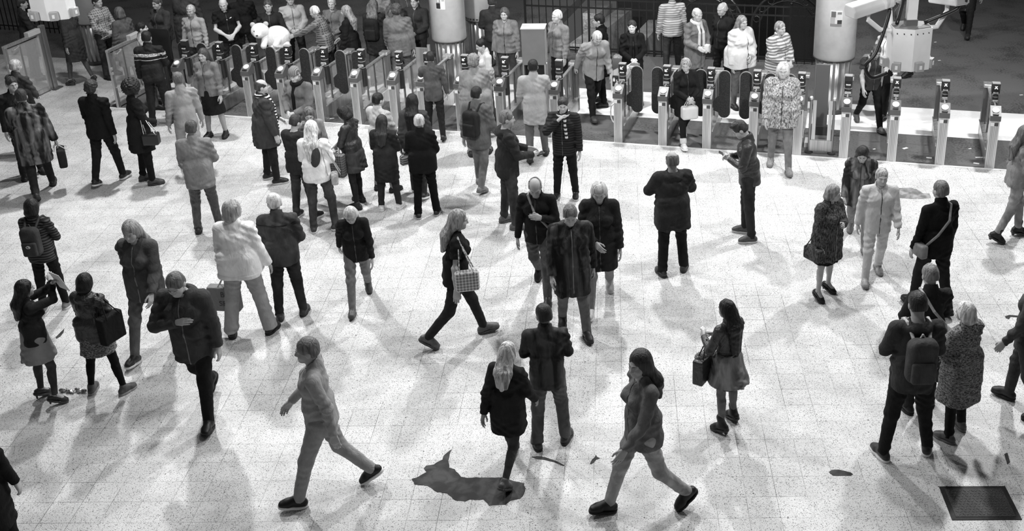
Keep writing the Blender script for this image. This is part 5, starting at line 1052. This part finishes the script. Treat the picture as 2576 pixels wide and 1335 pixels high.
person('person in pale striped top standing against the railing, head above the frame', (1690, -24), H=1.76, face=10, top=('stripe', .45, dict(s=7, lo=.2)), topo=dict(e=.03), bottom=(CL, .03), hair=('short', .2))
person('grey-haired man in black jacket leaning by the railing posts', (1815, 8), H=1.76, face=125, top=(CL, .014), topo=dict(e=.015), bottom=(CL, .016), hair=('bald', .4), head=(0, 15))
person('large person in bright white jacket behind the barriers', (1884, 44), H=1.76, d=(-0.1, 0.12), face=-150, top=(CL, .62), topo=dict(e=.05), hem=.8, bottom=(CL, .1), hair=('long', .18), sex='f', fat=1.2, aL='front', aR='hang')
person('person in pale puffy ribbed jacket beside the bright white jacket', (1948, 52), H=1.74, d=(0.1, -0.08), face=-140, top=('stripe', .5, dict(s=6, lo=.16)), topo=dict(e=.04), hem=.8, bottom=(CL, .12), hair=('short', .2), aL='front', aR='front')
P = person('girl in black coat with rolled pale socks walking through a barrier aisle', (1742, 150), feet=(1731, 362), d=(-.05, .03), face=195, sex='f', pose='walkR', top=(CL, .01), topo=dict(name='coat', skirt=.62, e=.01), bottom=(CL, .01), hair=('long', .25), shoes=('low', .6, .8), aL='front', aR='front', head=(-25, 20))
for sd in 'LR':
    h, k, a = P['F']['leg' + sd]; n_ = (k - a) / np.linalg.norm(k - a); cutout(P, 'sock', mat(CL, .55), [('u', rc(a + n_ * .035, a + n_ * .075, .064, .067), .01)], [])
bag(P, 'carrier_bag', 'pale bag carried by the girl in the barrier aisle', V3(.0, .22, .72), (.16, .09, .13), mat('paint', .6), top=V3(.0, .2, 1.02), rnd=.05)
person('walker with long shaggy pale hair and fluffy jacket at the barriers', feet=(1958, 428), H=1.84, face=172, sex='f', pose='stepL', top=('fur', .3), topo=dict(e=.05), hem=.76, bottom=(CL, .16), hair=('long', .45), hairlen=.98, shoes=LOWD(.2), fat=1.1)
P = person('dark-dressed man with rolled sleeves walking through the barriers', (2186, 117), feet=(2176, 322), d=(0.05, 0), face=186, pose='walkL', top=(CL, .03), topo=dict(name='shirt', sleeve=.55), hem=.84, bottom=(CL, .006), hair=('short', .05), shoes=LOWD(.08), head=(0, 24), lean=8, skin=.34)
backpack(P, 'grey backpack with pale straps on the man walking through the barriers', mat(CL, .12), mat(CL, .35))
person('man in white shirt half hidden behind the hanging cameras', (2206, 72), H=1.76, d=(0.3, 0.32), face=125, pose='stepL', top=(CL, .65), topo=dict(name='shirt'), bottom=(CL, .008), hair=('short', .03), shoes=LOWD(.02), aL='hang', aR='front')
person('dark figure on the concourse whose head is above the frame', feet=(2425, 88), H=1.78, face=150, pose='walkL', top=(CL, .02), topo=dict(skirt=.6), bottom=(CL, .014), hair=('short', .02), shoes=LOWD(.03))
person('long-haired walker in streaked grey coat just inside the right barriers', (2118, 374), (2152, 610), face=165, sex='f', pose='walkL', top=('streak', .14, dict(lo=.02)), topo=dict(name='coat', skirt=.7, e=.015), bottom=(CL, .2), hair=('long', .015), hairlen=1.05, lean=14, head=(0, 20), shoes=LOWD(.2))

# ------------------------------------------------------------------ the left side and beyond the barriers
person('pale-haired head rising before the far left glass screen', (36, 150), H=1.74, face=-20, top=(CL, .05), hair=('short', .35), bottom=(CL, .03), aL='front', aR='front')
person('dark-coated man turning his face sideways at the far left', (26, 194), H=1.76, face=218, top=(CL, .016), topo=dict(name='coat', skirt=.6, e=.015), hair=('short', .03), bottom=(CL, .02), skin=.42, head=(8, 10))
P = person('large blurred person in grey and black walking away at the left edge', feet=(112, 486), H=1.82, face=25, pose='walkR', top=('streak', .12, dict(lo=.012)), topo=dict(name='coat', skirt=.6, e=.03), bottom=(CL, .02), hair=('short', .03), shoes=LOWD(.02), fat=1.2, aR='bag')
bag(P, 'tote_bag', 'dark bag with a pale lining hanging beside the large blurred person', hand(P, 'R') + V3(.05, 0, -.22), (.06, .15, .15), mat(CL, .02), top=hand(P, 'R'), hm=mat('paint', .6))
person('woman in high heels and dark coat passing between the glass screens', feet=(206, 211), H=1.66, face=70, sex='f', pose='stepL', top=(CL, .045), topo=dict(name='coat', skirt=.52, e=.02), bottom=None or (CL, .02), bot=None, legs=.1, hair=('bob', .05), shoes=('mary', .05, .04), heel=24, far=True)
person('dark-jacketed man near the top left railing', (52, -6), H=1.76, face=-60, top=(CL, .03), bottom=(CL, .02), hair=('short', .03), far=True, aL='front', aR='front')
P = person('man in plaid shirt holding out a large sheet at the top left', (242, -10), H=1.76, face=-115, top=('plaid', .35), topo=dict(name='shirt'), bottom=(CL, .04), hair=('short', .04), far=True, aL='front', aR='front', skin=.5)
held(P, 'L', 'newspaper', 'grey newspaper held by the man in plaid shirt', (.2, .15, .006), mat('marl', .45), 'newspaper', (25, 0, 20), (.12, .08, .02), .003)
P = person('bald man in black T-shirt with a small pale leaf badge', (553, 2), H=1.78, d=(0, .15), face=205, top=(CL, .01), topo=dict(name='shirt', sleeve=.6), bottom=(CL, .02), hair=None, skin=.55, aL='front', aR='front', head=(-15, 22), fat=1.12)
for c_, r_, a_ in (((-.075, .15, 1.36), (.028, .006, .009), .5), ((.0, .155, 1.33), (.01, .006, .012), 0)):
    vv, q = surface(carry(P['F'], 'chest', [('u', el((c_[0], c_[1] * 1.02, c_[2]), (r_[0], .02, r_[2]), ry(a_)), .002)]), .006); link('badge', np_mesh('badge', vv * P['s'], q), mat('paint', .7), P['root'])
person('light-haired person in pale top at the shoulder of the bald man', (515, 18), H=1.68, d=(-.36, .18), face=170, top=(CL, .35), hair=('short', .4), bottom=(CL, .05), far=True)
person('very broad person in charcoal coat seen from behind, above the black panel', (462, -36), H=1.86, face=-8, top=(CL, .05), topo=dict(name='coat', skirt=.64, e=.04), bottom=(CL, .015), hair=('short', .1), fat=1.28, far=True)
toyman = person('dark-dressed person holding the giant white toy bear', (668, 4), H=1.74, d=(0, .12), face=188, top=(CL, .02), bottom=(CL, .02), hair=('short', .05), far=True, aL='carry', aR='carry')
person('fair-haired person in plaid-sleeved jacket reaching towards the barriers', (772, 30), H=1.7, d=(.02, .42), face=78, top=('plaid', .16), topo=dict(e=.015), hem=.8, bottom=(CL, .03), hair=('short', .5), aL='reach', aR='fwd', lean=12)
person('older fair-haired person facing the barriers beside the plaid sleeve', (806, 10), H=1.7, d=(.12, .45), face=165, top=(CL, .15), hair=('short', .35), bottom=(CL, .04), far=True, aL='front', aR='front', head=(15, 12), skin=.5)
person('woman with long fair hair in ankle-length black coat', (868, 14), H=1.7, face=78, sex='f', top=(CL, .01), topo=dict(name='coat', skirt=.36, e=.012), bottom=(CL, .02), hair=('long', .2), aL='hang', aR='front', head=(0, 8))
P = person('dark-jacketed person with black backpack behind the long black coat', (915, 6), H=1.76, d=(0.15, 0.2), face=-12, top=(CL, .022), bottom=(CL, .06), hair=('long', .1), sex='f', topo=dict(skirt=.68, e=.015), far=True)
backpack(P, 'black backpack with a pale curved mark beside the long black coat', mat(CL, .014))
person('curly dark-haired person in grey jacket walking off beyond the barriers', (996, 10), H=1.78, face=4, pose='stepR', top=(CL, .12), topo=dict(e=.03), hem=.76, bottom=(CL, .1), hair=('curly', .05), far=True, fat=1.1)
person('white-haired person with open collar beside the tall grey cabinet', (1400, 26), H=1.76, face=130, top=(CL, .2), topo=dict(e=.02), bottom=(CL, .02), hair=('short', .6), far=True, skin=.5)
person('grey-dressed person between the twin pillars and the tall cabinet', (1268, 20), H=1.72, face=170, top=(CL, .16), topo=dict(e=.03), bottom=(CL, .05), hair=('bob', .06), sex='f', far=True)
person('long-skirted person in mid grey coat behind the open glass screens', (296, 18), H=1.68, face=60, sex='f', top=(CL, .1), topo=dict(name='coat', skirt=.5, e=.02), bottom=(CL, .03), hair=('bob', .1), far=True)
person('slim walker in pale trousers and pale top just inside the barriers', feet=(452, 438), H=1.78, d=(0.22, 0.12), face=28, pose='walkL', top=(CL, .3), bottom=(CL, .36), hair=('short', .1), shoes=LOWD(.3), aL='hang', aR='hang')
person('person in mid grey top and black skirt at the foot of the barriers', feet=(548, 345), H=1.68, face=170, sex='f', top=(CL, .16), topo=dict(e=.015), bottom=(CL, .01), bot='skirt', boto=dict(hem=.5, flare=.06), legs=.3, hair=('long', .05))
person('person in black trousers and shoes whose body is hidden by the hanging cameras', feet=(2252, 192), H=1.74, face=95, pose='stepR', top=(CL, .06), bottom=(CL, .006), hair=('short', .03), shoes=LOWD(.012))
for lb, x, y, h, tn, ht, fc in (('dark crowd member just above the framed gate, head cut by the top edge', 392, -6, 1.76, .05, .06, 150), ('person in black sweater cut by the top edge above the toy bear', 600, -28, 1.78, .012, .05, 20), ('pale striped figure cut by the top edge right of the toy bear', 728, -16, 1.74, .38, .3, 200), ('grey figure cut by the top edge above the black backpack', 948, -30, 1.76, .2, .1, 30), ('dark figure pressed against the sleeve of the left white pillar', 1042, -12, 1.76, .03, .03, 160), ('charcoal figure behind the curly-haired walker in grey jacket', 1018, -34, 1.7, .04, .05, 200), ('dark figure right of the second white pillar', 1236, -10, 1.74, .03, .03, 10)):
    person(lb, (x, y), H=h, face=fc, top=(CL, tn), topo=dict(e=.015), bottom=(CL, .02), hair=('short', ht), far=True, pose='stepL' if fc > 100 else 'stand', aL='front', aR='front')

# ------------------------------------------------------------------ the giant toy bear
F = toyman['F']; w = mat('cloth', .78); K = lambda p: V3(*p) + V3(.0, .3, .06)
pts = [('body', [('u', el(K((-.14, .02, 1.0)), (.27, .2, .24)), .05)], w, None), ('head', [('u', el(K((.17, .1, 1.18)), (.18, .17, .16)), .03), ('u', el(K((.2, .24, 1.13)), (.085, .07, .065)), .03)], w, None)]
for s in (-1, 1): pts += [('ear', [('u', el(K((.17 + s * .13, .08, 1.31)), (.055, .035, .055)), .01)], mat('cloth', .5), 1), ('eye', [('u', el(K((.19 + s * .075, .235, 1.215)), (.02, .015, .02)), .005)], mat('plastic', .02), 1), ('leg', [('u', rc(K((-.2 + s * .1, .1, .86)), K((-.18 + s * .16, .2, .72)), .09, .085), .02)], w, None), ('arm', [('u', rc(K((-.08 + s * .15, .12, 1.06)), K((.0 + s * .12, .26, .9)), .07, .06), .02)], w, None)]
pts.append(('nose', [('u', el(K((.21, .31, 1.14)), (.028, .016, .02)), .005)], mat('plastic', .02), 1))
worn(toyman, 'toy_bear', 'giant white plush bear toy carried behind the barriers', 'soft toy', pts, res=.014)
